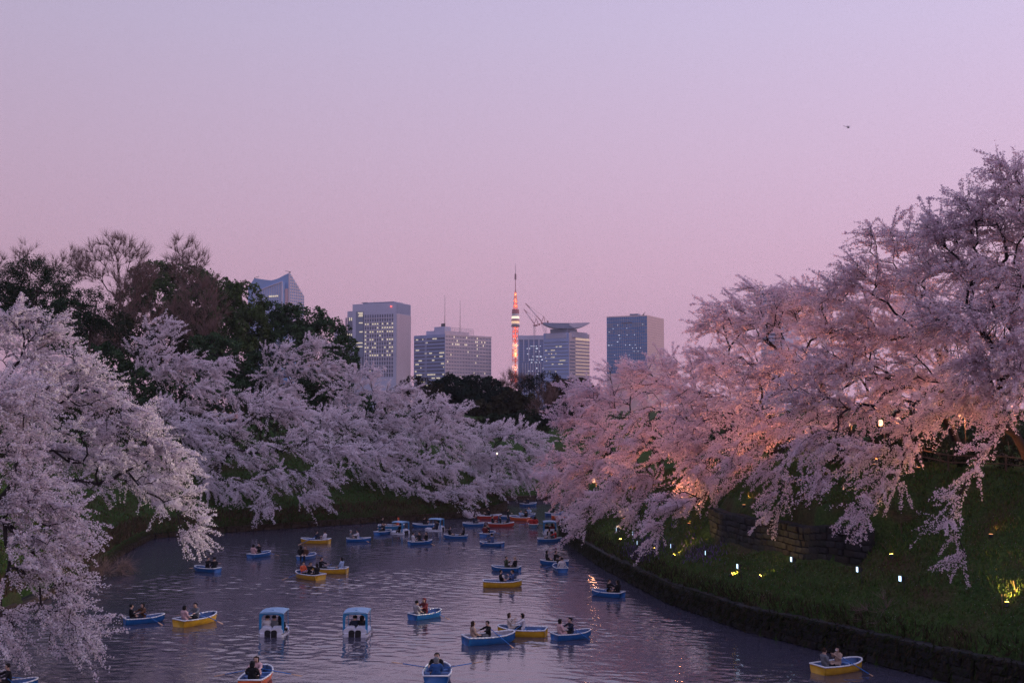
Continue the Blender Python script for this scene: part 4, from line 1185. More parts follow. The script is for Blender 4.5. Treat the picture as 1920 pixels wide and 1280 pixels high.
b.prism('roof_plant', (b.L[0] * .1, b.L[0] * .8), (4, b.L[1] * .8), b.zt, b.zt + 2.0)
b.prism('roof_crane', (b.L[0] * .72, b.L[0] * .84), (5, 9), b.zt + 2, b.z(563.4))
b.q('beacon', 0, b.w(0, 734), b.w(0, 732), b.z(575), b.z(573), .4, 1.6)
b.done(dict(wall=LAV, wing=LAV, window_strip=DARKG, spandrel=PALE, lit_window=LIT, stair_glazing=STEEL, rib=PINKC, top_band=STEEL, roof_plant=STEEL, roof_crane=METAL, beacon=RED), ('lit_window', 'spandrel', 'window_strip', 'rib'))

# -- low roof beside it
b = Block('office_block', 'low grey roof with a mast peeping over the evergreens', 626, 640, 648, 617, 1350, 30)
b.prism('wall', (0, b.L[0]), (0, b.L[1]), b.z0, b.zt)
for y_ in range(622, 690, 6): b.q('window_strip', 0, 1, b.L[0] - 1, b.z(y_ + 2.5), b.z(y_), -.3, .3)
b.q('mast', 0, b.L[0] * .1, b.L[0] * .1 + .7, b.zt, b.z(606), -5, -4.2)
b.q('antenna_dish', 0, b.L[0] * .1 - 1.4, b.L[0] * .1 + 1.6, b.z(612), b.z(609), -5.6, -3.6)
b.done(dict(wall=PALE, window_strip=DARKG, mast=METAL, antenna_dish=METAL), ('window_strip',))

# -- wide office block
b = Block('office_block', 'wide office block with a dim ribbon-window side and a gridded side pink with afterglow', 776, 834.5, 921, 626, 1550, 42)
b.prism('wall', (0, b.L[0]), (0, b.L[1]), b.z0, b.zt)
for y_ in np.arange(632, 720, 6.75):
    b.q('window_ribbon', 0, 1.0, b.L[0] - 1.0, b.z(y_ + 3.6), b.z(y_), -.4, .3)
    x = 1.5
    while x < b.L[0] - 4:
        wl = rb.uniform(1.5, 7)
        if rb.random() < .20: b.q('lit_window', 0, x, min(b.L[0] - 1.2, x + wl), b.z(y_ + 3.0), b.z(y_ + .8), .35, .6)
        x += wl + .8
for px_ in (800, 798): b.q('pier', 0, b.w(0, px_), b.w(0, px_ - .7), b.z0, b.zt - 3, .2, 1.0)
nc = 30; cw = b.L[1] / nc
for r_, y_ in enumerate(np.arange(628.5, 720, 6.7)):
    for i in range(nc):
        a = b.L[1] * .004 + i * cw
        lit = rb.random() < (.30 if r_ == 0 else .16 if r_ in (1, 2) else .05)
        b.q('lit_window' if lit else 'window_pane', 1, a + cw * .25, a + cw * .72, b.z(y_ + 3.6), b.z(y_ + .6), -.4, .25)
    b.q('sill_band', 1, 0, b.L[1], b.z(y_ + 5.3), b.z(y_ + 4.7), -.1, .55)
b.q('cornice', 1, -.4, b.L[1] + .4, b.zt - 1.0, b.zt + .6, -.2, .8)
b.prism('roof_plant', (b.w(0, 828) , b.w(0, 809)), (5, 18), b.zt, b.z(611))
b.prism('roof_plant', (b.w(0, 810), b.w(0, 794)), (5, 16), b.zt, b.z(618))
b.prism('roof_house', (6, 20), (b.L[1] * .06, b.L[1] * .58), b.zt, b.z(619))
for i in range(13):
    a = b.L[1] * (.0 + .60 * i / 12)
    b.q('roof_screen', 1, a, a + .5, b.zt, b.z(613), -.8, -.2)
for y_ in (613, 616.5, 620): b.q('roof_screen', 1, 0, b.L[1] * .6, b.z(y_) - .3, b.z(y_) + .2, -.75, -.3)
def mast_(key, f, a, o, y0, y1, d_):
    p = b.u[f] * a + b.n[f] * o
    b.mb(key).bar((p.x, p.y, b.z(y0) - b.z0), (p.x, p.y, b.z(y1) - b.z0), d_, d_ * .4, 6)
mast_('mast', 0, b.w(0, 826), -8, 612, 552, .42); mast_('antenna_mast', 1, b.w(1, 870), -8, 621, 559, .42)
b.q('satellite_dish', 0, b.w(0, 826), b.w(0, 821), b.z(611), b.z(605), -9, -6)
b.done(dict(wall=PINKC, window_ribbon=DARKG, lit_window=LIT, pier=LAV, window_pane=DARKG, sill_band=PINKC, cornice=PINKC, roof_plant=LAV, roof_house=PINKC, roof_screen=PINKC, mast=METAL, antenna_mast=METAL, satellite_dish=METAL), ('lit_window', 'window_pane', 'window_ribbon', 'sill_band', 'roof_screen'))
# the dim side's blue shade, put into the colour of thin strips
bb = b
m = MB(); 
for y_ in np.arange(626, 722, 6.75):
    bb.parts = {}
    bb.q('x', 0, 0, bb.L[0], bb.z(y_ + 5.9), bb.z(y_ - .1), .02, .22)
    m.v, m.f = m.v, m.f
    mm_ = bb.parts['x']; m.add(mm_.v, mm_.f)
o = m.build('dim_side_tint', mat('blue_shade_tint', (.32, .38, .60), .5, .08, .03), bb.e); o['kind'] = 'stuff'

# -- blue building with upright white fins
b = Block('office_block', 'blue glass block with white upright fins under the cranes', 971.5, 1020, 1024, 629, 1600, 5)
b.prism('wall', (0, b.L[0]), (0, 30), b.z0, b.zt)
b.q('top_band', 0, 0, b.L[0], b.z(636.5), b.zt + .3, -.2, 1.2)
for px_ in (982, 991.5, 1001, 1010.5): b.q('fin', 0, b.w(0, px_ + 1), b.w(0, px_ - 1), b.z(678), b.z(636.5), -.2, 1.3)
for k_ in range(8): b.q('fin', 0, b.w(0, 980.6 + k_ * 4.75 + .8), b.w(0, 980.6 + k_ * 4.75 - .8), b.z0, b.z(680), -.2, 1.3)
b.q('edge_pier', 0, b.L[0] - 1.6, b.L[0], b.z0, b.z(636.5), -.2, 1.3)
for k_ in range(46):
    px_, y_ = rb.uniform(988, 1018), rb.choice((648.5, 653, 658.5, 663, 668, 674, 679, 690, 695, 701))
    b.q('lit_window', 0, b.w(0, px_ + .8), b.w(0, px_ - .3), b.z(y_ + .9), b.z(y_ - .5), -.1, .4)
for y_ in np.arange(640, 712, 4.9): b.q('floor_line', 0, .5, b.L[0] - 2, b.z(y_ + .3), b.z(y_ - .3), -.1, .25)
b.done(dict(wall=mat('deep_blue_glass', (.09, .20, .46), .18, .12, .05, spec=.8), top_band=LAV, fin=LAV, edge_pier=LAV, lit_window=LITW, floor_line=DARKG), ('lit_window', 'floor_line'))

# -- dished-roof building
b = Block('office_tower', 'blue building topped by an upturned dish-shaped roof', 1019, 1068, 1105.5, 623, 1500, 36)
b.prism('wall', (0, b.L[0]), (0, b.L[1]), b.z0, b.zt)
b.q('glass_face', 0, .8, b.L[0] - .5, b.z0, b.zt - .3, -.3, .35)
for y_ in np.arange(640, 706, 6.6):
    b.q('window_ribbon', 0, b.L[0] * .04, b.L[0] * .97, b.z(y_ + 1.5), b.z(y_ - .3), .3, .5)
    b.q('window_ribbon', 1, .5, b.w(1, 1078), b.z(y_ + 1.8), b.z(y_ - .4), -.3, .35)
    b.q('sunset_glint_ribbon', 1, b.w(1, 1079.5), b.L[1] - .6, b.z(y_ + 2.0), b.z(y_ + .8), -.3, .35)  # sunset glint on the facade, painted as a glowing strip
b.q('sunset_glint_ribbon', 1, b.w(1, 1079.5), b.L[1] - .4, b.z(636), b.z(632), -.3, .4)
for k_ in range(24):
    px_, y_ = rb.uniform(1022, 1060), rb.choice((648.2, 654.8, 661.4, 668, 674.6, 681.2, 695))
    b.q('lit_window', 0, b.w(0, px_ + rb.uniform(.6, 4)), b.w(0, px_), b.z(y_ + 1.4), b.z(y_), .5, .75)
b.q('upper_box', 1, b.w(1, 1072.5), b.w(1, 1100), b.z(632), b.z(621), -3, 1.6)
b.q('panel', 0, b.L[0] * .10, b.L[0] * .90, b.z(633), b.z(624.5), .3, .8)
b.prism('roof_neck', (b.L[0] * .1, b.L[0] * .75), (b.L[1] * .02, b.L[1] * .5), b.zt, b.z(615))
# the dish: curved slab, low in the middle, horns up at both ends
dish = MB(); rings = []
cen = b.u[0] * (b.L[0] * .5) + b.u[1] * (b.L[1] * .45)
ax = Vector((1, 0, 0)); ay = Vector((0, 1, 0))
pl, pr = P(1019, 700, 1500).x - b.c.x, P(1106, 700, 1500).x - b.c.x
for i in range(17):
    t = -1 + 2 * i / 16
    x = (pl + pr) / 2 + (pr - pl) / 2 * t
    z1 = b.z(605.2) - b.z0 + .6 * t * t
    z0 = b.z(615.5) - b.z0 + (b.z(606) - b.z(615.5)) * abs(t) ** 3
    rings.append([(x, 2, z0), (x, 50, z0 + 2), (x, 50, z1 + 1.5), (x, 2, z1)])
dish.loft(rings); dish.build('dish_roof', STEEL, b.e, smooth=False)
d2 = MB(); rings = []
for i in range(9):
    t = .12 + .88 * i / 8
    x = (pl + pr) / 2 + (pr - pl) / 2 * t
    z0 = b.z(615.2) - b.z0 + (b.z(606) - b.z(615.2)) * abs(t) ** 3
    zz = z0 + (b.z(606) - b.z(616)) * max(0, (1 - t / .35)) * .9
    rings.append([(x, 1.2, min(zz, b.z(606) - b.z0)), (x, 1.9, min(zz, b.z(606) - b.z0)), (x, 1.9, b.z(605.6) - b.z0 + .5 * t * t), (x, 1.2, b.z(605.6) - b.z0 + .5 * t * t)])
d2.loft(rings); d2.build('dish_panel', PALE, b.e)
b.done(dict(wall=PINKC, glass_face=mat('mid_blue_glass', (.30, .41, .72), .25, .08, .03, spec=.8), window_ribbon=STEEL, sunset_glint_ribbon=glow('sunset_glint_glow', (1.0, .72, .52), .42), lit_window=LIT, upper_box=PALE, panel=LAV, roof_neck=STEEL), ('window_ribbon', 'lit_window', 'sunset_glint_ribbon'))

# -- dark blue glass slab
b = Block('office_tower', 'dark blue glass slab with a plain side wall pink with afterglow', 1138, 1214, 1245.5, 590.5, 1450, 26)
b.prism('wall', (0, b.L[0]), (0, b.L[1]), b.z0, b.zt)
nf, nr = 19, 17
for r_ in range(nr):
    y0, y1 = 592.5 + r_ * 6.3, 592.5 + (r_ + 1) * 6.3 - .55
    for i in range(nf):
        a, c_ = b.L[0] * (i + .06) / nf, b.L[0] * (i + .94) / nf
        b.q('glass_pane' if (r_ not in (2, 4) or rb.random() < .4) else 'pale_pane', 0, a, c_, b.z(y1), b.z(y0), -.3, .35 + rb.uniform(0, .12))
for k_ in range(34):
    px_, y_ = rb.uniform(1141, 1212), 592.5 + rb.randint(2, 15) * 6.3 + 2.4
    b.q('lit_window', 0, b.w(0, px_ + .5), b.w(0, px_ - .3), b.z(y_ + .7), b.z(y_ - .4), .3, .75)
for y_ in np.arange(594, 700, 4.6): b.q('joint_line', 1, 0.2, b.L[1], b.z(y_ + .35), b.z(y_ - .35), -.1, .22)  # horizontal joint lines, darker than the wall
b.q('vent_slot', 0, b.w(0, 1186), b.w(0, 1166), b.z(604.5), b.z(602.5), .3, .9)
b.prism('roof_house', (b.w(0, 1195), b.w(0, 1180)), (3, 14), b.zt, b.z(586.8))
p = b.u[0] * b.w(0, 1206) + b.u[1] * 4; p2 = b.u[0] * b.w(0, 1203) + b.u[1] * 4
b.mb('roof_crane').bar((p2.x, p2.y, b.zt - b.z0), (P(1212, 700, 1450).x - b.c.x, p.y, b.z(584.2) - b.z0), .5, .3)
b.mb('roof_crane').bar((p.x, p.y, b.zt - b.z0), (p.x, p.y, b.zt - b.z0 + 2), .6)
b.done(dict(wall=mat('afterglow_side_wall', (.78, .56, .52), .75, .06, .02), glass_pane=mat('slate_blue_glass', (.075, .22, .48), .2, .12, .02, spec=.8), pale_pane=mat('pale_blue_blind', (.19, .26, .42), .3, .1, .02), lit_window=LITW, joint_line=mat('dull_pink_joint', (.58, .42, .42), .8, .05), vent_slot=DARKG, roof_house=STEEL, roof_crane=METAL), ('glass_pane', 'pale_pane', 'lit_window', 'joint_line'))  # the side wall's pink is afterglow put into its colour
o = None

# -- twin-peaked glass tower
b = Block('office_tower', 'blue glass tower with two sharp roof peaks and a sagging ridge', 463, 541, 568, 511, 1150, 27)
prof = [(541, 511), (530, 515.5), (518, 521), (507, 523.5), (495, 521.5), (484, 519), (474.5, 517), (463, 534)]
front = [(b.w(0, x), b.z(y_)) for x, y_ in prof]
drop = b.z(511) - b.z(551)
rings = []
def ring3(t, k):
    pts = []
    for a, z in front:
        v = b.u[0] * a + b.u[1] * (b.L[1] * t)
        pts.append((v.x, v.y, max(40, z - drop * t * k) - b.z0))
    for a in (front[-1][0], front[0][0]):
        v = b.u[0] * a + b.u[1] * (b.L[1] * t)
        pts.append((v.x, v.y, 0))
    return pts
b.mb('wall').loft([ring3(0, 1), ring3(1, 1)])
# glazed annexe with a raking roof
a0, a1 = b.w(0, 533), b.w(0, 480)
ann = lambda o_: [tuple((b.u[0] * a + b.n[0] * o_) + Vector((0, 0, z - b.z0))) for a, z in ((a0, b.z0), (a0, b.z(528.5)), (a1, b.z(545.5)), (a1, b.z0))]
b.mb('annexe').loft([ann(-.5), ann(5.0)])
for i in range(17):
    a = a0 + (a1 - a0) * i / 16
    zt_ = b.z(528.5) + (b.z(545.5) - b.z(528.5)) * i / 16
    b.q('mullion', 0, a - .25, a + .25, b.z0, zt_ - .6, 4.9, 5.5)
b.q('roof_edge', 0, a0 - .5, a0 + .5, b.z(575), b.z(528), 4.8, 5.8)
pa, pb_ = b.u[0] * a0 + b.n[0] * 5.2, b.u[0] * a1 + b.n[0] * 5.2
b.mb('roof_edge').bar((pa.x, pa.y, b.z(528.5) - b.z0), (pb_.x, pb_.y, b.z(545.5) - b.z0), .7, .7, 6)
b.q('corner_strip', 0, 0, 1.0, b.z0, b.z(511.5), -.3, .8)
b.q('pink_panel', 0, b.w(0, 538.5), b.w(0, 533.6), b.z(600), b.z(541), -.3, .9)
for k_ in range(5): b.q('lit_window', 0, b.w(0, 526 - k_ * 3.6), b.w(0, 523.4 - k_ * 3.6 + rb.uniform(-.5, .8)), b.z(556), b.z(553.6), 5.4, 5.9)
for i in range(9):
    t = i / 8
    a = b.L[1] * t
    b.q('rib', 1, max(0, a - .28), min(b.L[1], a + .28), b.z0, b.z(511) - drop * t - .4, -.2, .6)
for y_ in np.arange(517, 600, 5.5):
    a = max(0.0, 0.0)
    b.q('floor_band', 1, a, min(b.L[1], max(2.0, b.L[1] * ((y_ - 509) / 40))) , b.z(y_ + 1.0), b.z(y_ - .9), -.2, .35)
for px_, y_ in ((475, 517), (541, 511)):
    v = b.u[0] * b.w(0, px_)
    b.mb('roof_crane').bar((v.x, v.y + .5, b.z(y_) - b.z0 - 1), (v.x, v.y + .5, b.z(y_ - 1.6) - b.z0), .5)
    b.mb('roof_crane').bar((v.x + 1, v.y + .5, b.z(y_ - 1.4) - b.z0), (v.x + (4.5 if px_ < 500 else -4.5), v.y + .5, b.z(y_ - 3.2) - b.z0), .35, .2)
b.done(dict(wall=mat('sky_blue_glass', (.22, .38, .66), .2, .1, .02, spec=.8), annexe=mat('light_blue_glass', (.32, .48, .76), .2, .1, .02, spec=.8), mullion=PALE, roof_edge=PALE, corner_strip=PALE, pink_panel=mat('rose_panel', (.75, .50, .50), .6, .06), lit_window=LIT, rib=PINKC, floor_band=PINKC, roof_crane=METAL), ('mullion', 'rib', 'floor_band', 'lit_window'))

# -- block half hidden by the pink cherries
b = Block('office_block', 'grey-blue block whose roof line barely clears the pink cherries', 1428, 1470, 1500, 543.5, 900, 20)
b.prism('wall', (0, b.L[0]), (0, b.L[1]), b.z0, b.zt)
for y_ in range(548, 640, 7): b.q('window_strip', 0, .6, b.L[0] - .6, b.z(y_ + 3), b.z(y_), -.3, .3)
b.done(dict(wall=LAV, window_strip=DARKG), ('window_strip',))

# ------------------------------------------------------------------ lattice tower
D = 3000.0
tc0 = P(966.5, 700, D)
zt_ = lambda y_: P(960, y_, D).z - 8
m_px = D / F
tw = empty('lattice_tower', (tc0.x, tc0.y, 8), 0, 'red and white lattice broadcasting tower glowing with amber lamps', 'tower')
ORG = mat('orange_tower_paint', (.62, .10, .05), .5, .1, .05)
WHT = mat('white_tower_paint', (.75, .68, .66), .5, .1, .05)
AMB = glow('amber_floodlamp', (1.0, .50, .20), 1.0)
AMBY = glow('yellow_floodlamp', (1.0, .66, .36), .8)
wid = lambda y_: np.interp(y_, [494, 545, 560, 580, 612, 640, 670, 705, 730, 768], [.8, 2.2, 5.0, 7.2, 10, 10.5, 11.5, 14.5, 20, 34]) * m_px
def lattice(name, y0, y1, mt, rw=.75, bays=3):
    q = MB()
    ys = np.linspace(y0, y1, bays + 1)
    cor = lambda y_: [Vector((sx * wid(y_) / 2, sy * wid(y_) / 2, zt_(y_))) for sx, sy in ((-1, -1), (1, -1), (1, 1), (-1, 1))]
    for a, c_ in zip(ys[:-1], ys[1:]):
        A, B_ = cor(a), cor(c_)
        for i in range(4):
            q.bar(A[i], B_[i], rw, rw, 5)
            j = (i + 1) % 4
            q.bar(A[i], B_[j], rw * .55, rw * .55, 4); q.bar(A[j], B_[i], rw * .55, rw * .55, 4)
            q.bar(A[i], A[j], rw * .6, rw * .6, 4)
    return q.build(name, mt, tw)
lattice('lattice_bay', 766, 728, WHT, 1.1, 2); lattice('lattice_bay', 728, 700, ORG, 1.1, 2); lattice('lattice_bay', 700, 676, WHT, 1.0, 2); lattice('lattice_bay', 676, 655, ORG, .95, 2); lattice('lattice_bay', 655, 640, WHT, .9, 2)
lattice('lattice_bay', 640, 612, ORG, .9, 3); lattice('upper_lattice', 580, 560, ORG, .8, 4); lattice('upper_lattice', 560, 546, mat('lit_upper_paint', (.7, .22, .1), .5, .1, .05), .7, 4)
def drum(name, y0, y1, r0, r1, mt, par=None):
    q = MB(); q.bar((0, 0, zt_(y0)), (0, 0, zt_(y1)), r0 * m_px, r1 * m_px, 16); return q.build(name, mt, par or tw)
drum('lower_deck', 612.5, 609.5, 8, 8, METAL); dk = drum('observation_deck', 609, 588, 7.0, 6.6, mat('deck_white', (.7, .62, .6), .5, .1, .05))
drum('deck_glazing', 606.5, 602, 7.5, 7.5, AMBY, dk); drum('deck_glazing', 597, 593.2, 7.1, 7.1, glow('deck_glow', (1, .8, .55), 1.5), dk); drum('deck_floor', 601.8, 599.6, 7.9, 7.9, mat('deck_red', (.5, .12, .1), .5), dk); drum('deck_roof', 587.5, 580, 6.9, 6.6, mat('deck_red_roof', (.42, .06, .06), .5, .1, .05), dk)
q = MB(); q.bar((0, 0, zt_(546)), (0, 0, zt_(524)), 1.3 * m_px / 1.4, .7 * m_px / 1.4, 8); q.build('antenna_mast', mat('antenna_red', (.42, .16, .16), .5), tw)
drum('antenna_drum', 524, 513.5, 1.9, 1.6, mat('antenna_dark', (.22, .08, .09), .5)); q = MB(); q.bar((0, 0, zt_(513.5)), (0, 0, zt_(494)), .55 * m_px, .28 * m_px, 6); q.build('antenna_tip', mat('tip_grey', (.4, .3, .34), .5), tw)
q = MB()
for (y0, y1, k_, wk) in ((672, 653, 26, .7), (652, 643, 8, .6), (700, 678, 14, .55), (640, 620, 10, .5), (580, 550, 22, .55), (712, 700, 12, .6)):
    for _ in range(k_):
        y_ = rb.uniform(y1, y0); w_ = wid(y_) * wk
        q.box((rb.uniform(-.5, .5) * w_, -wid(y_) * .32, zt_(y_)), (1.1, .8, 1.3))
q.build('floodlamp_pattern', AMB, tw)['kind'] = 'stuff'
q = MB(); q.bar((0, 0, zt_(671)), (0, 0, zt_(655)), 2.6 * m_px, 2.2 * m_px, 10); q.build('lit_lift_shaft', AMBY, tw)
q = MB(); q.bar((0, 0, zt_(655)), (0, 0, zt_(612)), 1.5 * m_px, 1.4 * m_px, 10); q.bar((0, 0, zt_(720)), (0, 0, zt_(671)), 1.8 * m_px, 1.8 * m_px, 10); q.build('lift_shaft', ORG, tw)

for y_, w_, c_ in ((706, 30000, (1, .35, .18)), (690, 20000, (1, .45, .3)), (664, 25000, (1, .62, .25)), (648, 25000, (1, .3, .15)), (630, 20000, (1, .4, .25)), (616, 15000, (1, .5, .3)), (574, 15000, (1, .42, .15)), (564, 12000, (1, .42, .15)), (552, 8000, (1, .5, .2))):
    point('tower_floodlight', tw, Vector((tc0.x, tc0.y - wid(y_) * .72, zt_(y_) + 8)), w_ * .55, c_, 2.0)

# ------------------------------------------------------------------ tower cranes
CR = mat('crane_red', (.30, .075, .085), .6, .15, .1)
CW = mat('crane_white', (.62, .52, .56), .6, .1, .1)
def crane(lab, base, cabp, tip, tail, d):
    b0 = P(*base, d); e = empty('tower_crane', b0, 0, lab, 'crane', 'tower cranes on the finned block')
    v = lambda x, y_: P(x, y_, d) - b0
    q = MB(); r_ = 1.0
    top = v(*cabp)
    for sx in (-1, 1):
        for sy in (-1, 1): q.bar((sx, sy, -3), (top.x + sx, top.y + sy, top.z), .28, .28, 4)
    k_ = 5
    for i in range(k_):
        z0, z1 = top.z * i / k_, top.z * (i + 1) / k_
        q.bar((-1, -1, z0), (1, -1, z1), .18, .18, 4); q.bar((1, 1, z0), (-1, 1, z1), .18, .18, 4)
    q.build('mast', CW, e)
    q = MB(); q.box(top + Vector((1.5, 0, .8)), (6, 3, 2.0)); q.build('cab', CR, e)
    a, t_ = top + Vector((0, 0, 2)), v(*tip)
    for nm, mt_, f0, f1 in (('jib', CR, 0, .34), ('jib', CW, .34, .72), ('jib', CR, .72, 1.0)):
        q = MB(); A, B_ = a.lerp(t_, f0), a.lerp(t_, f1)
        for off in (Vector((0, -.8, 0)), Vector((0, .8, 0)), Vector((.5, 0, 1.3))): q.bar(A + off, B_ + off * (1 - .5 * f1), .26, .22, 4)
        for i in range(5): q.bar(A.lerp(B_, i / 5) + Vector((0, -.8, 0)), A.lerp(B_, (i + 1) / 5) + Vector((.5, 0, 1.3)), .16, .16, 4)
        q.build(nm, mt_, e)
    ap = a + Vector((2.5, 0, 9))
    q = MB(); q.bar(a + Vector((-.5, 0, 0)), ap, .4, .3, 5); q.bar(a + Vector((5, 0, 0)), ap, .4, .3, 5); q.build('gantry', CR, e)
    q = MB(); q.bar(ap, t_, .12, .12, 4); tl = v(*tail); q.bar(ap, tl, .14, .14, 4); q.build('stay_cable', METAL, e)
    q = MB(); q.box(tl, (2.4, 2, 2.6)); q.build('counterweight', CR, e)
crane('red and white crane with the lower jib, standing on the finned block', (1002, 630), (1002, 611), (982, 580), (1011, 608), 1590)
crane('red and white crane with the longer, higher jib behind the dish roof', (1024, 625), (1016, 607), (985, 569), (1027, 603), 1640)

# ------------------------------------------------------------------ helicopter
hp = P(1590, 238, 1400)
e = empty('helicopter', hp, .35, 'tiny dark helicopter alone in the upper sky', 'helicopter')
HM = mat('helicopter_paint', (.10, .08, .10), .4, .1, .5)
q = MB(); rings = []
for i, (x, r_) in enumerate([(2.6, .1), (2.2, .65), (1.2, 1.05), (0, 1.1), (-1.2, .75), (-2.0, .35)]):
    rings.append([(x, r_ * .85 * math.cos(a), -.4 + r_ * math.sin(a)) for a in np.linspace(0, 2 * math.pi, 10, endpoint=False)])
q.loft(rings); q.build('fuselage', HM, e, smooth=True)
q = MB(); q.bar((-1.6, 0, -.1), (-6.2, 0, .3), .28, .12, 8); q.build('tail_boom', HM, e)
q = MB(); q.box((-6.1, 0, .9), (.7, .08, 1.5)); q.build('tail_fin', HM, e)
q = MB(); q.bar((0, 0, .6), (0, 0, 1.3), .12); q.build('rotor_mast', HM, e)
for a in (0.3, 0.3 + math.pi / 2, .3 + math.pi, .3 + 1.5 * math.pi):
    q = MB(); q.box((math.cos(a) * 2.6, math.sin(a) * 2.6, 1.3), (5.0, .26, .05), a); q.build('rotor_blade', HM, e)
for s_ in (-1, 1):
    q = MB(); q.bar((-1.4, s_ * .9, -1.75), (1.8, s_ * .9, -1.75), .06); q.bar((.8, s_ * .9, -1.75), (.8, s_ * .5, -1.0), .05); q.bar((-.8, s_ * .9, -1.75), (-.8, s_ * .5, -1.0), .05); q.build('landing_skid', HM, e)
# ------------------------------------------------------------------ people
def skinned(name, V, E, root, post=None):
    """V: name -> (x, y, z, rx, ry); one continuous surface grown round the skeleton."""
    keys = list(V)
    me = bpy.data.meshes.new(name + '_skeleton')
    me.from_pydata([V[k][:3] for k in keys], [(keys.index(a), keys.index(b)) for a, b in E], [])
    o = bpy.data.objects.new(name + '_skeleton', me)
    C.objects.link(o)
    md = o.modifiers.new('Skin', 'SKIN'); md.use_smooth_shade = True
    sv = me.skin_vertices[0].data
    for i, k in enumerate(keys):
        sv[i].radius = V[k][3:5]
        sv[i].use_root = (k == root)
    sd = o.modifiers.new('Sub', 'SUBSURF'); sd.levels = 2; sd.render_levels = 2
    dg = bpy.context.evaluated_depsgraph_get()
    r = bpy.data.meshes.new_from_object(o.evaluated_get(dg))
    r.name = name
    bpy.data.objects.remove(o)
    bpy.data.meshes.remove(me)
    return r

SKIN = mat('skin', (.50, .32, .25), .6, .08, 20)
DUMMY = mat('cloth', (.1, .1, .1), .9)
def body(name, arms, legs='sit', lean=.0, width=1.0):
    V, E = {}, []
    def v(k, x, y, z, rx, ry=None): V[k] = (x + lean * max(0, z - .1), y, z, rx, ry or rx)
    h = 0.0 if legs == 'sit' else .86
    v('pelvis', 0, 0, .11 + h, .15, .13); v('waist', 0, 0, .27 + h, .135, .115); v('chest', -.01, 0, .43 + h, .165, .125)
    v('collar', -.01, 0, .535 + h, .10, .085); v('neck', .005, 0, .60 + h, .052, .052); v('jaw', .03, 0, .665 + h, .072, .066); v('head', .015, 0, .735 + h, .094, .082); v('crown', .005, 0, .80 + h, .066, .06)
    E += [('pelvis', 'waist'), ('waist', 'chest'), ('chest', 'collar'), ('collar', 'neck'), ('neck', 'jaw'), ('jaw', 'head'), ('head', 'crown')]
    v('nose', .118, 0, .70 + h, .014); E.append(('jaw', 'nose'))
    for s, sd in ((1, 'l'), (-1, 'r')):
        v('shoulder' + sd, -.01, s * .155 * width, .515 + h, .072)
        (ex, ey, ez), (wx, wy, wz), (tx, ty, tz) = arms
        v('elbow' + sd, ex, s * ey, ez + h, .052); v('wrist' + sd, wx, s * wy, wz + h, .034); v('palm' + sd, tx, s * ty, tz + h, .036, .022)
        E += [('collar', 'shoulder' + sd), ('shoulder' + sd, 'elbow' + sd), ('elbow' + sd, 'wrist' + sd), ('wrist' + sd, 'palm' + sd)]
        d = Vector((tx - wx, s * (ty - wy), tz - wz)).normalized()
        side = Vector((-d.y, d.x, 0)); side = side.normalized() if side.length > .01 else Vector((0, 1, 0))
        p = Vector((tx, s * ty, tz + h))
        for k, (o_, ln) in enumerate(((-.028, .058), (-.009, .070), (.010, .066), (.028, .050))):
            a = p + side * o_ + d * .030; b_ = a + d * ln * .55 + Vector((0, 0, -.012)); c_ = b_ + d * ln * .30 + Vector((0, 0, -.03))
            v(f'fa{sd}{k}', *a, .010); v(f'fb{sd}{k}', *b_, .009); v(f'fc{sd}{k}', *c_, .008)
            E += [('palm' + sd, f'fa{sd}{k}'), (f'fa{sd}{k}', f'fb{sd}{k}'), (f'fb{sd}{k}', f'fc{sd}{k}')]
        a = p - d * .02 + side * (-s * .036); b_ = a + d * .035 + side * (-s * .016) + Vector((0, 0, -.012))
        v('ta' + sd, *a, .011); v('tb' + sd, *b_, .009); E += [('palm' + sd, 'ta' + sd), ('ta' + sd, 'tb' + sd)]
        if legs == 'sit':
            v('hip' + sd, .06, s * .095, .085, .098); v('thigh' + sd, .24, s * .11, .12, .088); v('knee' + sd, .42, s * .12, .13, .066); v('calf' + sd, .44, s * .12, -.04, .058); v('ankle' + sd, .45, s * .12, -.19, .040); v('toe' + sd, .60, s * .13, -.235, .040, .03)
        else:
            v('hip' + sd, 0, s * .09, .80, .095); v('thigh' + sd, .02, s * .095, .62, .082); v('knee' + sd, .03, s * .10, .44, .058); v('calf' + sd, .0, s * .10, .28, .055); v('ankle' + sd, -.02, s * .10, .07, .038); v('toe' + sd, .13, s * .115, .03, .038, .028)
        E += [('pelvis', 'hip' + sd), ('hip' + sd, 'thigh' + sd), ('thigh' + sd, 'knee' + sd), ('knee' + sd, 'calf' + sd), ('calf' + sd, 'ankle' + sd), ('ankle' + sd, 'toe' + sd)]
    me = skinned(name, V, E, 'pelvis')
    for m in (SKIN, DUMMY, DUMMY): me.materials.append(m)
    hands = [Vector(V[k][:3]) for k in ('palml', 'palmr')]
    idx = []
    for pl in me.polygons:
        c = pl.center
        if min((c - q).length for q in hands) < .115: k = 0
        elif c.z > .585 + h: k = 0
        elif (legs == 'sit' and c.x > .13 and c.z < .22 and min((c - Vector(V[w_][:3])).length for w_ in ('elbowl', 'elbowr', 'wristl', 'wristr')) > .09) or (legs != 'sit' and c.z < .84): k = 2
        else: k = 1
        idx.append(k)
    me.polygons.foreach_set('material_index', idx)
    me['head'] = (V['head'][0], 0.0, V['head'][2])
    return me
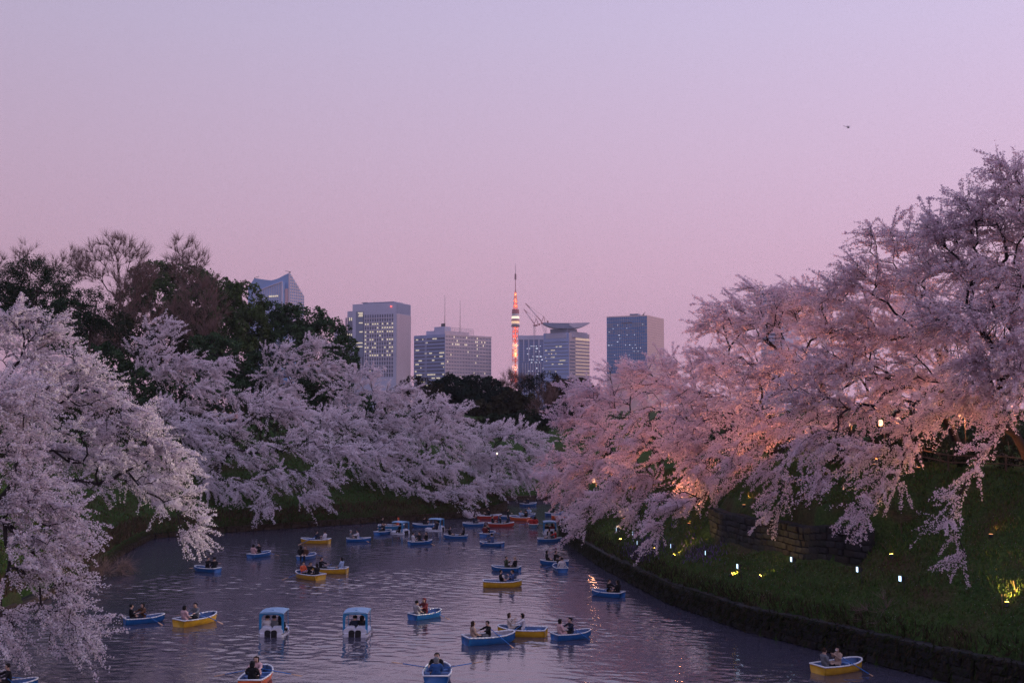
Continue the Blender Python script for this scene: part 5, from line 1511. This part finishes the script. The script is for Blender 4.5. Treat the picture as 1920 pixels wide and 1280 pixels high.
ARM = {'row': ((.20, .235, .40), (.42, .21, .36), (.49, .20, .36)), 'lap': ((.04, .235, .30), (.24, .10, .21), (.31, .08, .20)), 'phone': ((.10, .22, .33), (.27, .08, .50), (.32, .05, .55)),
       'side': ((-.02, .25, .28), (.08, .24, .06), (.11, .24, -.0)), 'stand': ((-.02, .24, .26), (.04, .25, .02), (.05, .25, -.06))}
BODY = {'row': body('rower_body', ARM['row'], lean=.16), 'lap': body('seated_body', ARM['lap'], lean=.04), 'phone': body('phone_body', ARM['phone'], lean=.02), 'side': body('resting_body', ARM['side'], lean=-.06), 'stand': body('standing_body', ARM['stand'], 'stand')}

def hair_mesh(kind):
    q = MB(); rings = []
    n = 14
    lo = {'short': -.035, 'long': -.30, 'bob': -.13, 'hood': -.15, 'bun': -.03, 'hat': .005}[kind]
    for i in range(10):
        f = i / 9
        z = .115 + (lo - .115) * f if i else .118
        zz = z
        R = math.sqrt(max(.0004, 1 - min(1, max(zz, -.02) / .118) ** 2)) * .108 if zz > 0 else .108 - .02 * min(1, -zz / .3)
        ring = []
        for k in range(n):
            a = 2 * math.pi * k / n
            x, y = math.cos(a) * R * 1.06 - .012, math.sin(a) * R * .95
            if x > .02 and zz < .055:                 # the face stays free
                x = .03 - .03 * (1 if kind != 'hood' else 0); y = math.copysign(max(abs(y), .075), math.sin(a)) if abs(math.sin(a)) > .05 else y * .4
                x = min(x, .0 if abs(y) > .06 else -.01)
            if zz < -.06: x = x * .8 - .015
            ring.append((x, y, zz))
        rings.append(ring)
    q.loft(rings)
    if kind == 'bun': 
        for i in range(1): q.loft([[(-.125 + .04 * math.cos(b_) * math.sin(a), .045 * math.sin(b_) * math.sin(a), .05 + .045 * math.cos(a)) for b_ in np.linspace(0, 6.283, 8, endpoint=False)] for a in np.linspace(.15, 3.0, 6)])
    if kind == 'hat':
        q.loft([[(.135 * math.cos(b_) - .005, .125 * math.sin(b_), z) for b_ in np.linspace(0, 6.283, 14, endpoint=False)] for z in (.030, .048)])
    return q.mesh('hair', DUMMY, True)
HAIR = {k: hair_mesh(k) for k in ('short', 'long', 'bob', 'hood', 'bun', 'hat')}
q = MB(); q.loft([[(.086 + .010 * math.sin(a), .014 * math.cos(b_) * math.sin(a), .006 * math.sin(b_) * math.sin(a) + .004) for b_ in np.linspace(0, 6.283, 6, endpoint=False)] for a in (.3, 1.2, 2.0)])
EYE = q.mesh('eye', mat('dark_eye', (.02, .015, .015), .4, .1))
q = MB(); q.loft([[(.098, y * k, -.075 + z * k) for y, z in ((-.022, 0), (0, -.006), (.022, 0), (0, .006))] for k in (1.0, .6)])
MOUTH = q.mesh('mouth', mat('lip', (.28, .09, .08), .5, .1))
_mc = {}
def cloth(col):
    if col not in _mc:
        _mc[col] = mat('cloth_%d' % len(_mc), col, .92, .22, 9, bump=.3, bscale=14)
    return _mc[col]
CLOTH = dict(black=(.010, .010, .012), navy=(.016, .022, .045), blue=(.03, .09, .26), white=(.62, .58, .60), cream=(.52, .44, .38), beige=(.40, .28, .22), pink=(.60, .38, .38), grey=(.16, .165, .18), lightgrey=(.34, .31, .32),
             red=(.42, .035, .035), wine=(.14, .022, .026), orange=(.75, .14, .05), brown=(.10, .05, .03), denim=(.06, .10, .22), lightblue=(.35, .45, .62), green=(.05, .065, .035))
HAIRC = dict(black=(.009, .007, .007), brown=(.035, .018, .011), grey=(.12, .11, .11))
PG = 'people out in boats'
def person(loc, rz, pose, top, legs, hair, hcol, label, group=PG, mask=False, tilt=0.0, sc_=1.0):
    me = BODY[pose]
    o = bpy.data.objects.new('person', me)
    o.location = loc; o.rotation_euler = (0, tilt, rz); o.scale = (sc_ * 1.14, sc_ * 1.34, sc_ * 1.14)
    link(o)
    for i, m in ((1, cloth(CLOTH[top])), (2, cloth(CLOTH[legs]))):
        o.material_slots[i].link = 'OBJECT'; o.material_slots[i].material = m
    hd = Vector(me['head'])
    h = bpy.data.objects.new('hood' if hair == 'hood' else 'hat' if hair == 'hat' else 'hair', HAIR[hair]); h.location = hd; link(h, o)
    h.material_slots[0].link = 'OBJECT'; h.material_slots[0].material = cloth(CLOTH[hcol] if hair in ('hood', 'hat') and hcol in CLOTH else HAIRC.get(hcol, HAIRC['black']))
    for s_ in (-1, 1):
        f = bpy.data.objects.new('eye', EYE); f.location = hd + Vector((0, s_ * .034, -.005)); link(f, o)
    f = bpy.data.objects.new('mouth', MOUTH); f.location = hd; link(f, o)
    if mask:
        q = MB(); q.loft([[(.07, -.06, -.085), (.07, .06, -.085), (.07, .065, -.02), (.07, -.065, -.02)], [(.118, -.025, -.07), (.118, .025, -.07), (.122, .025, -.03), (.122, -.025, -.03)]])
        q.build('face_mask', cloth(CLOTH['white']), o, loc=hd)
    tag(o, label, 'person', group)
    return o

# ------------------------------------------------------------------ rowing boats
def hull_shape():
    st = []
    for t in np.linspace(0, 1, 15):
        x = -1.46 + 2.95 * t
        b = 1.12 * np.interp(t, [0, .2, .45, .65, .8, .9, .96, 1], [.52, .59, .62, .60, .53, .42, .30, .14])
        s = np.interp(t, [0, .25, .5, .75, .9, 1], [.44, .41, .40, .43, .49, .53])
        kz = -.15 + .26 * max(0, (t - .72) / .28) ** 2
        if t > .9: x = x + .05 * math.sin((t - .9) * 15)
        st.append((x, b, s, kz))
    return st
HS = hull_shape()
def boat_meshes():
    o = MB(); rings = []
    for x, b, s, kz in HS:
        half = [(b, s), (b * .97, s * .55), (b * .88, max(kz + .04, .06)), (b * .70, kz + .03), (b * .3, kz)]
        rings.append([(x, y, z) for y, z in half] + [(x, -y, z) for y, z in reversed(half)])
    o.loft(rings, close_u=False, caps=False)
    o.f.append(tuple(range(len(rings[0]))))
    o.f.append(tuple(reversed(range((len(rings) - 1) * 10, len(rings) * 10))))
    i_ = MB(); rings = []
    for x, b, s, kz in HS:
        b = max(.03, b - .045); x = x + (.04 if x < -1.4 else -.03 if x > 1.4 else 0)
        half = [(b, s - .015), (b * .95, s * .6), (b * .82, .10), (b * .4, max(.06, kz + .06))]
        rings.append([(x, y, z) for y, z in half] + [(x, -y, z) for y, z in reversed(half)])
    i_.loft(rings, close_u=False, caps=False)
    i_.f.append(tuple(range(8))); i_.f.append(tuple(reversed(range((len(rings) - 1) * 8, len(rings) * 8))))
    g = MB()
    pts = [(x, b, s + .01) for x, b, s, kz in HS] + [(x, -b, s + .01) for x, b, s, kz in reversed(HS)]
    n = len(pts)
    for k in range(n): g.bar(pts[k], pts[(k + 1) % n], .044, .044, 6)
    th = MB(); th.add([], [])
    return o, i_, g
_o, _i, _g = boat_meshes()
PAINT = {'blue': (.008, .105, .33), 'yellow': (.62, .34, .015), 'orange': (.66, .11, .02), 'red': (.42, .045, .03), 'lightblue': (.05, .22, .42), 'teal': (.02, .09, .16)}
HULL = {k: _o.mesh('hull', mat('hull_paint_' + k, c, .38, .16, 3.0, spec=.4, coat=.1), True) for k, c in PAINT.items()}
INNER = {k: _i.mesh('interior', mat('interior_' + k, c, .6, .15, 4), True) for k, c in {'blue': (.10, .17, .34), 'pale': (.42, .38, .42)}.items()}
RIM = _g.mesh('gunwale', mat('white_gunwale', (.80, .80, .82), .5, .1, 5), True)
SEATM = mat('bench_paint', (.10, .20, .42), .6, .2, 6)
def bench(hw):
    q = MB(); q.loft([[(x, y, z) for y, z in ((-hw, 0), (hw, 0), (hw, .03), (-hw, .03))] for x in (-.13, -.11, .11, .13)]); return q.mesh('bench', SEATM)
BENCH = {-.95: bench(.57), -.05: bench(.62), .80: bench(.48)}
q = MB(); q.bar((0, 0, 0), (0, 0, .07), .018, .018, 6); q.bar((-.035, 0, .07), (-.035, 0, .13), .012); q.bar((.035, 0, .07), (.035, 0, .13), .012); q.box((0, 0, .072), (.09, .03, .02))
LOCK = q.mesh('oarlock', METAL)
q = MB(); q.bar((0, -.58, 0), (0, 1.05, 0), .02, .024, 7); q.bar((0, -.62, 0), (0, -.42, 0), .024, .024, 7)
OAR = q.mesh('oar', mat('blue_oar_paint', (.04, .18, .50), .5, .15, 4), True)
q = MB(); q.loft([[(x * w_, y, z * .6) for x, z in ((-.02, -.02), (.02, -.02), (.02, .02), (-.02, .02))] for y, w_ in ((1.04, 1.2), (1.2, 2.4), (1.36, 3.8), (1.56, 3.6), (1.60, 2.4))])
BLADE_ = q.mesh('blade', mat('pale_wood_blade', (.55, .33, .20), .6, .2, 5))
SEATX = {'s': (-.95, 0), 'sl': (-.95, .24), 'sr': (-.95, -.24), 'm': (-.05, 0), 'ml': (-.05, .26), 'mr': (-.05, -.26), 'b': (.80, 0), 'bl': (.78, .2), 'br': (.78, -.2)}
GB = 'rowing boats on the moat'
def rowboat(px, py, head, col, label, ref, people, oars=((-12, 14), (-12, 14)), inner='blue', size=None):
    size = size or (.79 if col in ('blue', 'teal') else .95)
    p = Pz(px, py, 0)
    hd = math.radians(head)
    rr_ = random.Random(int(px * 7 + py))
    e = empty('rowing_boat', (p.x, p.y, .0), hd, label, 'boat', GB)
    e.rotation_euler = (rr_.uniform(-.02, .02), rr_.uniform(-.015, .015) + .01, hd)
    e.scale = (size,) * 3
    obj('hull', HULL[col], e); obj('interior', INNER[inner], e); obj('gunwale', RIM, e)
    for x, b in BENCH.items(): obj('bench', b, e, (x, 0, .27))
    for sd, od in zip((1, -1), oars or ()):
        obj('oarlock', LOCK, e, (-.32 + .55, sd * .67, .43))
        if od is None: continue
        sw, dip = od
        o = obj('oar', OAR, e, (.23, sd * .675, .535))
        o.rotation_euler = Matrix.Rotation(math.radians(-sw * sd), 3, 'Z').to_euler() if False else (Matrix.Rotation(math.radians(sd * 90 - 90 + 0), 3, 'Z') @ Matrix.Rotation(math.radians(sw * (1 if sd < 0 else -1) * -1), 3, 'Z') @ Matrix.Rotation(math.radians(-dip), 3, 'X')).to_euler()
        obj('blade', BLADE_, o)
    M = Matrix.Translation(e.location) @ Matrix.Rotation(hd, 4, 'Z')
    for (seat, pose, fwd, top, legs, hair, hcol, desc) in people:
        x, y = SEATX[seat]
        yaw = hd + (0 if fwd else math.pi) + rr_.uniform(-.25, .25)
        loc = M @ Vector(((x - (.06 if fwd else -.06)) * size, y * (size + .08), .30 * size))
        lab = f'person {desc} in the {ref}'
        person(loc, yaw, pose, top, legs, hair, hcol, lab, mask='mask' in desc, sc_=rr_.uniform(.96, 1.05))
    return e

def arch(w, h, r, n=6):
    pts = [(-w, 0), (-w, h - r)]
    pts += [(-w + r - r * math.cos(a), h - r + r * math.sin(a)) for a in np.linspace(0, math.pi / 2, n)[1:]]
    pts += [(w - r + r * math.sin(a), h - r + r * math.cos(a)) for a in np.linspace(0, math.pi / 2, n)]
    pts += [(w, 0)]
    return pts
PW = mat('white_fibreglass', (.62, .62, .70), .35, .1, 3, spec=.5)
PB = mat('blue_canopy', (.02, .20, .42), .45, .15, 3)
PL = mat('pale_blue_roof', (.22, .38, .56), .45, .12, 3)
PD = mat('paddle_well', (.015, .015, .018), .8, .1)
def pedal_meshes():
    M_ = {}
    q = MB(); rings = []
    for x, w, z0, z1 in ((-1.2, .70, -.02, .22), (-1.12, .80, -.14, .26), (-.4, .82, -.16, .14), (.4, .82, -.16, .14), (.9, .74, -.12, .30), (1.15, .55, 0, .32), (1.22, .42, .1, .30)):
        rings.append([(x, -w, z0), (x, w, z0), (x, w + .02, (z0 + z1) / 2), (x, w - .04, z1), (x, -w + .04, z1), (x, -w - .02, (z0 + z1) / 2)])
    q.loft(rings); M_['hull'] = q.mesh('hull', PW)
    q = MB(); pts = [(-1.16, -.80), (-1.16, .80), (.6, .86), (1.12, .56), (1.12, -.56), (.6, -.86)]
    q.path([(x, y, .20) for x, y in pts], .035, 6, True); M_['bumper'] = q.mesh('bumper', mat('grey_bumper', (.25, .24, .25), .7))
    q = MB(); a_ = [(y + .0, z) for y, z in arch(.335, .46, .17)]
    q.loft([[(-.86, y, .20 + z) for y, z in a_], [(-.74, y, .20 + z) for y, z in a_]]); q.box((-.52, 0, .14), (.44, .62, .10)); M_['seat'] = q.mesh('seat', PW)
    q = MB(); pf = [(-.76, .24), (-.74, .46), (-.60, .60), (-.34, .64), (-.12, .58), (0, .50), (.12, .58), (.34, .64), (.60, .60), (.74, .46), (.76, .24)]
    q.loft([[(-1.14, y * 1.0, z * .92) for y, z in pf], [(-.87, y, z) for y, z in pf]]); M_['rear_cowl'] = q.mesh('rear_cowl', PW)
    q = MB(); a_ = arch(.19, .50, .14); q.loft([[(-1.215, y, -.06 + z) for y, z in a_], [(-1.10, y, -.06 + z) for y, z in a_]]); M_['paddle_well'] = q.mesh('paddle_well', PD)
    q = MB(); ou, inn = arch(.80, 1.30, .20), arch(.66, 1.16, .30)
    for x0, x1 in ((-1.06, -.96),):
        k = len(ou); vs = []
        for x in (x0, x1):
            vs += [(x, y, .25 + z) for y, z in ou] + [(x, y, .25 + z) for y, z in inn]
        fs = []
        for i in range(k - 1):
            fs += [(i, i + 1, k + i + 1, k + i), (2 * k + i + 1, 2 * k + i, 3 * k + i, 3 * k + i + 1), (i + 1, i, 2 * k + i, 2 * k + i + 1), (k + i, k + i + 1, 3 * k + i + 1, 3 * k + i)]
        q.add(vs, fs)
    M_['rear_arch'] = q.mesh('rear_arch', PB)
    q = MB(); q.bar((.55, 0, .36), (.42, 0, 1.52), .025); M_['post'] = q.mesh('post', PB)
    q = MB(); rings = []
    for x, s_, dz in ((-1.10, .96, 0), (-1.0, 1.0, .01), (-.2, 1.0, .05), (.5, 1.0, .02), (.62, .96, 0)):
        rings.append([(x, y * s_, z + dz) for y, z in ((-.80, 1.46), (-.76, 1.53), (-.4, 1.58), (0, 1.60), (.4, 1.58), (.76, 1.53), (.80, 1.46), (0, 1.50))])
    q.loft(rings); q.box((-.6, 0, 1.64), (.22, .14, .05)); M_['roof'] = q.mesh('roof', PL)
    return M_
PM = pedal_meshes()
def pedal_boat(px, py, head, label, ref, people, size=.90):
    p = Pz(px, py, 0); hd = math.radians(head)
    e = empty('pedal_boat', (p.x, p.y, 0), hd, label, 'pedal boat', 'covered pedal boats')
    e.scale = (size,) * 3
    obj('hull', PM['hull'], e); obj('bumper', PM['bumper'], e); obj('rear_cowl', PM['rear_cowl'], e)
    for s_ in (-1, 1):
        obj('seat', PM['seat'], e, (0, s_ * .36, 0)); obj('paddle_well', PM['paddle_well'], e, (0, s_ * .21, 0)); obj('post', PM['post'], e, (0, s_ * .72, 0))
    obj('rear_arch', PM['rear_arch'], e); obj('roof', PM['roof'], e)
    M = Matrix.Translation(e.location) @ Matrix.Rotation(hd, 4, 'Z')
    for (y, pose, top, legs, hair, hcol, desc) in people:
        person(M @ Vector((-.48 * size, y * size, .20 * size)), hd + random.Random(px + y).uniform(-.3, .3), pose, top, legs, hair, hcol, f'person {desc} in the {ref}')
    return e
OUT, TRAIL, DOWN = ((0, 2), (0, 2)), ((-35, 16), (-35, 16)), ((-25, 20), (-25, 20))
B = rowboat
# nearest boats
B(270, 1166, 30, 'blue', 'blue rowing boat with a black-coated passenger, near the trailing white blossom', 'blue boat near the trailing blossom', [('s', 'lap', 1, 'black', 'black', 'short', 'black', 'in a black coat seen from behind'), ('m', 'row', 0, 'brown', 'navy', 'long', 'black', 'with long dark hair and brown coat')], ((-10, 20), (-30, 20)))
B(368, 1168, 56, 'yellow', 'yellow rowing boat with both oars spread and a pink-coated passenger', 'yellow boat with both oars spread', [('s', 'lap', 1, 'pink', 'black', 'bob', 'black', 'in a pink coat'), ('m', 'row', 0, 'grey', 'black', 'short', 'black', 'in a grey jacket rowing')], ((0, 12), (0, 12)))
pedal_boat(516, 1187, 88, 'blue-roofed white pedal boat with three people, nearer the yellow boat', 'blue-roofed pedal boat with three people', [(-.42, 'lap', 'black', 'black', 'long', 'black', 'third from the boat\'s roof post'.replace("third from the boat's roof post", 'sitting squeezed at the end')), (-.02, 'lap', 'grey', 'black', 'short', 'black', 'in grey in the middle'), (.40, 'lap', 'white', 'navy', 'short', 'black', 'in white')])
pedal_boat(671, 1187, 88, 'blue-roofed white pedal boat with two people in the middle of the water', 'blue-roofed pedal boat with two people', [(.12, 'lap', 'navy', 'black', 'short', 'black', 'in a navy top with short hair'), (-.34, 'lap', 'black', 'black', 'long', 'black', 'with long black hair')])
B(482, 1278, 88, 'orange', 'orange rowing boat cut off at the lower edge with long oars', 'orange boat at the lower edge', [('s', 'lap', 1, 'black', 'black', 'hood', 'black', 'in a dark hooded jacket'), ('m', 'row', 0, 'pink', 'navy', 'long', 'brown', 'in pale pink rowing')], ((2, 10), (2, 10)))
B(820, 1272, 91, 'blue', 'blue rowing boat at the lower edge with tan oar blades lifted', 'blue boat with lifted tan blades', [('s', 'lap', 1, 'blue', 'navy', 'hood', 'grey', 'in a bright blue jacket'), ('m', 'row', 0, 'black', 'black', 'short', 'black', 'in black facing the blue jacket')], ((6, -10), (6, -10)), 'blue', 1.0)
B(798, 1157, 48, 'blue', 'blue rowing boat carrying a light grey coat and a dark red one', 'blue boat with grey and red coats', [('s', 'lap', 1, 'lightgrey', 'navy', 'short', 'black', 'in a light grey coat'), ('m', 'row', 0, 'wine', 'black', 'hood', 'wine', 'in a dark red hooded coat')], ((-40, 22), (-20, 20)))
B(917, 1204, 24, 'blue', 'blue rowing boat overlapping a yellow one, rower in black', 'blue boat overlapping the yellow one', [('s', 'lap', 1, 'beige', 'navy', 'long', 'brown', 'in a beige coat'), ('m', 'row', 0, 'black', 'grey', 'short', 'black', 'in black rowing with bent knees')], ((-8, 22), (-22, 24)), 'pale', 1.0)
B(980, 1190, 168, 'yellow', 'yellow rowing boat behind the blue one, two people in white', 'yellow boat with two white tops', [('m', 'row', 1, 'white', 'navy', 'bob', 'black', 'in a white top with bobbed hair'), ('b', 'phone', 0, 'cream', 'cream', 'long', 'brown', 'in a cream coat with long hair')], ((-15, 8), (-15, 8)))
B(1072, 1196, 27, 'blue', 'blue rowing boat with a pink-dressed passenger nearest the dark water', 'blue boat with the pink passenger', [('s', 'lap', 1, 'pink', 'pink', 'bob', 'black', 'in a pale pink coat'), ('m', 'row', 0, 'navy', 'black', 'bun', 'black', 'in navy with hair in a bun')], ((-15, 22), (-25, 26)))
B(1572, 1257, 28, 'yellow', 'yellow rowing boat passing close under the dark stone wall', 'yellow boat under the stone wall', [('s', 'lap', 1, 'grey', 'black', 'short', 'brown', 'in a slate jacket'), ('m', 'phone', 0, 'beige', 'beige', 'long', 'black', 'wearing a white mask and beige coat')], (None, (-30, 26)))
B(18, 1292, 20, 'blue', 'shadowed blue rowing boat half out of the lower corner', 'shadowed boat in the lower corner', [('s', 'lap', 1, 'black', 'black', 'short', 'black', 'in black at the stern'), ('m', 'row', 0, 'black', 'black', 'short', 'black', 'in black bending over')], TRAIL)
# middle of the water
B(1140, 1117, 148, 'blue', 'blue rowing boat with two dark figures closest to the lit slope', 'blue boat closest to the lit slope', [('m', 'row', 0, 'black', 'brown', 'short', 'brown', 'in black facing out'), ('s', 'lap', 1, 'black', 'black', 'long', 'black', 'in a black coat huddled')], ((-40, 20), (-10, 20)))
B(941, 1099, 4, 'yellow', 'yellow rowing boat with three dark figures in open water', 'yellow boat in open water', [('m', 'lap', 1, 'black', 'black', 'short', 'black', 'in a wide black coat'), ('bl', 'lap', 0, 'navy', 'denim', 'long', 'black', 'in navy with long hair'), ('br', 'phone', 0, 'denim', 'denim', 'short', 'black', 'in a denim jacket')], (None, None))
B(949, 1070, 160, 'blue', 'blue rowing boat just behind the yellow one in open water', 'blue boat just behind that yellow one', [('m', 'phone', 0, 'green', 'black', 'short', 'brown', 'in dark green holding something up'), ('s', 'lap', 1, 'black', 'black', 'hat', 'beige', 'in black with a pale hat')], (None, (-30, 18)))
B(1040, 1058, 172, 'blue', 'blue rowing boat partly hidden behind another blue boat', 'blue boat hidden behind another', [('m', 'row', 0, 'black', 'black', 'short', 'black', 'in black sitting tall'), ('b', 'lap', 0, 'black', 'black', 'hood', 'black', 'in a black hood crouching')], (None, None))
B(1050, 1069, 98, 'blue', 'blue rowing boat seen end-on with a white-clad passenger', 'end-on blue boat', [('s', 'side', 1, 'white', 'black', 'short', 'black', 'in white leaning back'), ('m', 'row', 0, 'black', 'black', 'short', 'brown', 'in black at the oars')], ((-20, 18), (-20, 18)))
B(580, 1084, 138, 'yellow', 'yellow rowing boat crowded with three people, one in orange', 'crowded yellow boat', [('b', 'lap', 0, 'orange', 'black', 'short', 'black', 'with an orange scarf'), ('m', 'row', 0, 'black', 'black', 'short', 'brown', 'in black in the middle'), ('s', 'lap', 1, 'black', 'black', 'long', 'black', 'in black at the stern')], ((-30, 18), (-10, 18)))
B(619, 1074, 176, 'yellow', 'yellow rowing boat with two people sitting far apart', 'yellow boat behind the crowded one', [('b', 'row', 0, 'black', 'black', 'short', 'brown', 'in black at the bow'), ('s', 'lap', 1, 'lightblue', 'black', 'long', 'black', 'in light blue with long hair')], (None, (-30, 20)))
B(487, 1043, 56, 'blue', 'small blue rowing boat with a pink coat aboard near the far bank', 'blue boat with a pink coat aboard', [('s', 'lap', 1, 'pink', 'navy', 'bob', 'black', 'in a pink coat'), ('m', 'row', 0, 'black', 'black', 'short', 'black', 'in black with a pale mask')], TRAIL)
B(576, 1047, 72, 'blue', 'small blue rowing boat with two dark figures behind the crowded yellow one', 'blue boat behind the crowded yellow one', [('sl', 'lap', 1, 'black', 'black', 'long', 'black', 'in black with long hair'), ('sr', 'lap', 0, 'brown', 'black', 'hood', 'brown', 'in a brown hood')], TRAIL)
B(592, 1018, 170, 'yellow', 'small yellow rowing boat nearest the far stone edge', 'small yellow boat near the far edge', [('m', 'row', 0, 'navy', 'navy', 'short', 'black', 'in navy rowing'), ('s', 'lap', 1, 'white', 'black', 'short', 'black', 'in a white top')], ((-40, 18), (-10, 18)))
B(672, 1015, 14, 'blue', 'small blue rowing boat with its bow raised by the far stone edge', 'small blue boat with raised bow', [('s', 'lap', 1, 'grey', 'black', 'hat', 'lightgrey', 'in grey with a pale hat'), ('m', 'row', 0, 'white', 'black', 'short', 'black', 'in white rowing')], TRAIL)
B(388, 1071, 152, 'blue', 'blue rowing boat with oars held straight out under the big white cherry', 'blue boat with oars straight out', [('m', 'row', 0, 'black', 'black', 'short', 'black', 'in black rowing'), ('s', 'lap', 1, 'black', 'white', 'short', 'black', 'in black with white trousers')], ((0, -2), (0, -2)))
# far group
B(733, 991, 2, 'lightblue', 'pale blue long boat behind the small pedal boat', 'pale blue boat behind the small pedal boat', [('s', 'lap', 1, 'black', 'black', 'short', 'black', 'in black'), ('b', 'lap', 0, 'orange', 'black', 'hood', 'orange', 'in bright orange')], (None, None))
B(719, 1001, 62, 'blue', 'tiny blue boat end-on beside the small pedal boat', 'tiny end-on boat by the pedal boat', [('m', 'row', 0, 'black', 'black', 'short', 'black', 'in dark clothes')], (None, None))
pedal_boat(748, 1000, 150, 'small pedal boat with teal roof beside the tiny end-on boat', 'small teal-roofed pedal boat', [(.3, 'lap', 'black', 'black', 'short', 'black', 'in dark clothes')], .82)
pedal_boat(815, 994, 165, 'small pedal boat with teal roof close to the far bank', 'pedal boat close to the far bank', [(.3, 'lap', 'navy', 'navy', 'short', 'black', 'in navy'), (-.3, 'lap', 'white', 'navy', 'long', 'black', 'in white')], .82)
B(794, 988, 175, 'blue', 'small blue boat half hidden by the pedal boat at the far bank', 'boat half hidden by the far pedal boat', [('m', 'row', 0, 'black', 'black', 'short', 'black', 'in black')], (None, None))
B(788, 1020, 30, 'blue', 'small blue rowing boat with a white-coated person between the pedal boats', 'small blue boat between pedal boats', [('s', 'lap', 1, 'white', 'black', 'short', 'black', 'in white at the stern'), ('m', 'row', 0, 'black', 'black', 'short', 'black', 'in black rowing'), ('b', 'lap', 0, 'black', 'black', 'long', 'brown', 'in black at the bow')], ((0, 10), (-30, 18)))
B(855, 1009, 176, 'blue', 'small blue rowing boat with two dark people sitting apart', 'small blue boat with people apart', [('b', 'lap', 0, 'black', 'black', 'long', 'black', 'in black at the bow'), ('s', 'lap', 1, 'black', 'black', 'long', 'black', 'in a black coat at the stern')], (None, None))
B(915, 1004, 66, 'blue', 'small blue rowing boat just beyond the lone rower', 'small blue boat beyond the lone rower', [('s', 'lap', 1, 'wine', 'black', 'short', 'black', 'in dark red'), ('m', 'row', 0, 'black', 'black', 'short', 'black', 'in black rowing')], ((0, 14), (0, 14)))
B(922, 1023, 155, 'blue', 'small blue rowing boat with a lone rower and long level oars', 'small blue boat with level oars', [('m', 'row', 1, 'denim', 'navy', 'short', 'black', 'rowing alone in denim blue')], ((5, 0), (5, 0)))
B(888, 986, 176, 'blue', 'small blue boat touching the red one near the bank tip', 'small blue boat touching the red one', [('m', 'row', 0, 'navy', 'navy', 'short', 'black', 'in navy')], (None, None))
B(939, 987, 5, 'red', 'red rowing boat with three dark figures in a line', 'red boat with three in a line', [('s', 'lap', 1, 'black', 'black', 'short', 'black', 'in black at the stern'), ('m', 'row', 0, 'black', 'navy', 'short', 'black', 'in black and navy'), ('b', 'lap', 0, 'navy', 'black', 'long', 'black', 'in navy at the bow')], (None, None))
B(918, 972, 16, 'red', 'red rowing boat close under the tip of the western bank', 'red boat under the bank tip', [('m', 'row', 0, 'black', 'black', 'short', 'black', 'in black')], (None, None))
B(951, 972, 178, 'blue', 'far blue rowing boat overlapped by an orange one', 'far blue boat overlapped by orange', [('m', 'row', 0, 'black', 'black', 'short', 'black', 'in black')], (None, None))
B(975, 975, 140, 'orange', 'far orange rowing boat in the channel mouth with two people', 'far orange boat with two people', [('m', 'row', 0, 'lightblue', 'navy', 'short', 'black', 'in light blue'), ('s', 'lap', 1, 'black', 'black', 'short', 'black', 'in black')], (None, None))
B(992, 969, 62, 'blue', 'far blue rowing boat beside the orange one in the channel', 'far blue boat beside the orange one', [('m', 'row', 0, 'lightblue', 'navy', 'short', 'black', 'in pale blue')], ((0, 14), None))
pedal_boat(1030, 1000, 92, 'small white pedal boat with two people next to the bank corner', 'pedal boat next to the bank corner', [(.33, 'lap', 'black', 'black', 'short', 'black', 'in black'), (-.33, 'lap', 'wine', 'black', 'long', 'black', 'in dark red')], .85)
B(1030, 1015, 4, 'blue', 'blue rowing boat with a red-coated person touching the bank corner', 'blue boat touching the bank corner', [('m', 'lap', 0, 'lightgrey', 'black', 'short', 'black', 'in light grey'), ('b', 'row', 0, 'red', 'black', 'short', 'black', 'in a red coat')], (None, None))
B(1000, 987, 88, 'teal', 'dark teal rowing boat end-on with two red coats aboard', 'dark teal boat with red coats', [('sl', 'lap', 1, 'red', 'black', 'short', 'black', 'in a red coat'), ('sr', 'lap', 1, 'red', 'black', 'long', 'black', 'in a red coat with long hair')], ((-10, 16), (-10, 16)))
B(1040, 966, 6, 'blue', 'far blue rowing boat behind the white-lit blossom', 'far blue boat behind lit blossom', [('m', 'row', 0, 'black', 'black', 'short', 'black', 'in black')], (None, None))
B(1056, 972, 2, 'orange', 'far orange rowing boat half behind the white-lit blossom', 'far orange boat behind lit blossom', [('m', 'row', 0, 'lightblue', 'navy', 'short', 'black', 'in light blue')], (None, None))
B(991, 948, 30, 'blue', 'farthest blue rowing boat alone in the channel under the blossom', 'farthest blue boat', [('m', 'row', 0, 'navy', 'navy', 'short', 'black', 'alone in navy')], (None, None))
# walkers on the western bank
for px_, top_, d_ in ((403, 'cream', 'in cream, first of four walkers under the cherries'), (420, 'white', 'in white, second of four walkers under the cherries'), (432, 'lightgrey', 'in light grey, third of four walkers under the cherries'), (444, 'pink', 'in pink, last of four walkers under the cherries')):
    c = P(px_, 775, RM(121))
    person((c.x, c.y, hz(c.x, c.y)), -1.2, 'stand', top_, 'navy', 'short', 'black', 'person standing ' + d_, 'walkers on the bank path')
# ------------------------------------------------------------------ evening haze over the city
HAZE = True
if HAZE:
    hz_ = MB(); hz_.box((0, 1850, 168), (6900, 4500, 344))
    hm = bpy.data.materials.new('evening_haze'); hm.use_nodes = True
    for n_ in list(hm.node_tree.nodes): hm.node_tree.nodes.remove(n_)
    ho = hm.node_tree.nodes.new('ShaderNodeOutputMaterial'); pv = hm.node_tree.nodes.new('ShaderNodeVolumePrincipled')
    pv.inputs['Color'].default_value = (.92, .90, .96, 1); pv.inputs['Density'].default_value = .00011; pv.inputs['Anisotropy'].default_value = .2
    hm.node_tree.links.new(pv.outputs[0], ho.inputs['Volume'])
    h_ = hz_.build('haze', hm); tag(h_, 'thin lilac evening haze over the distant city', None, None, 'stuff')
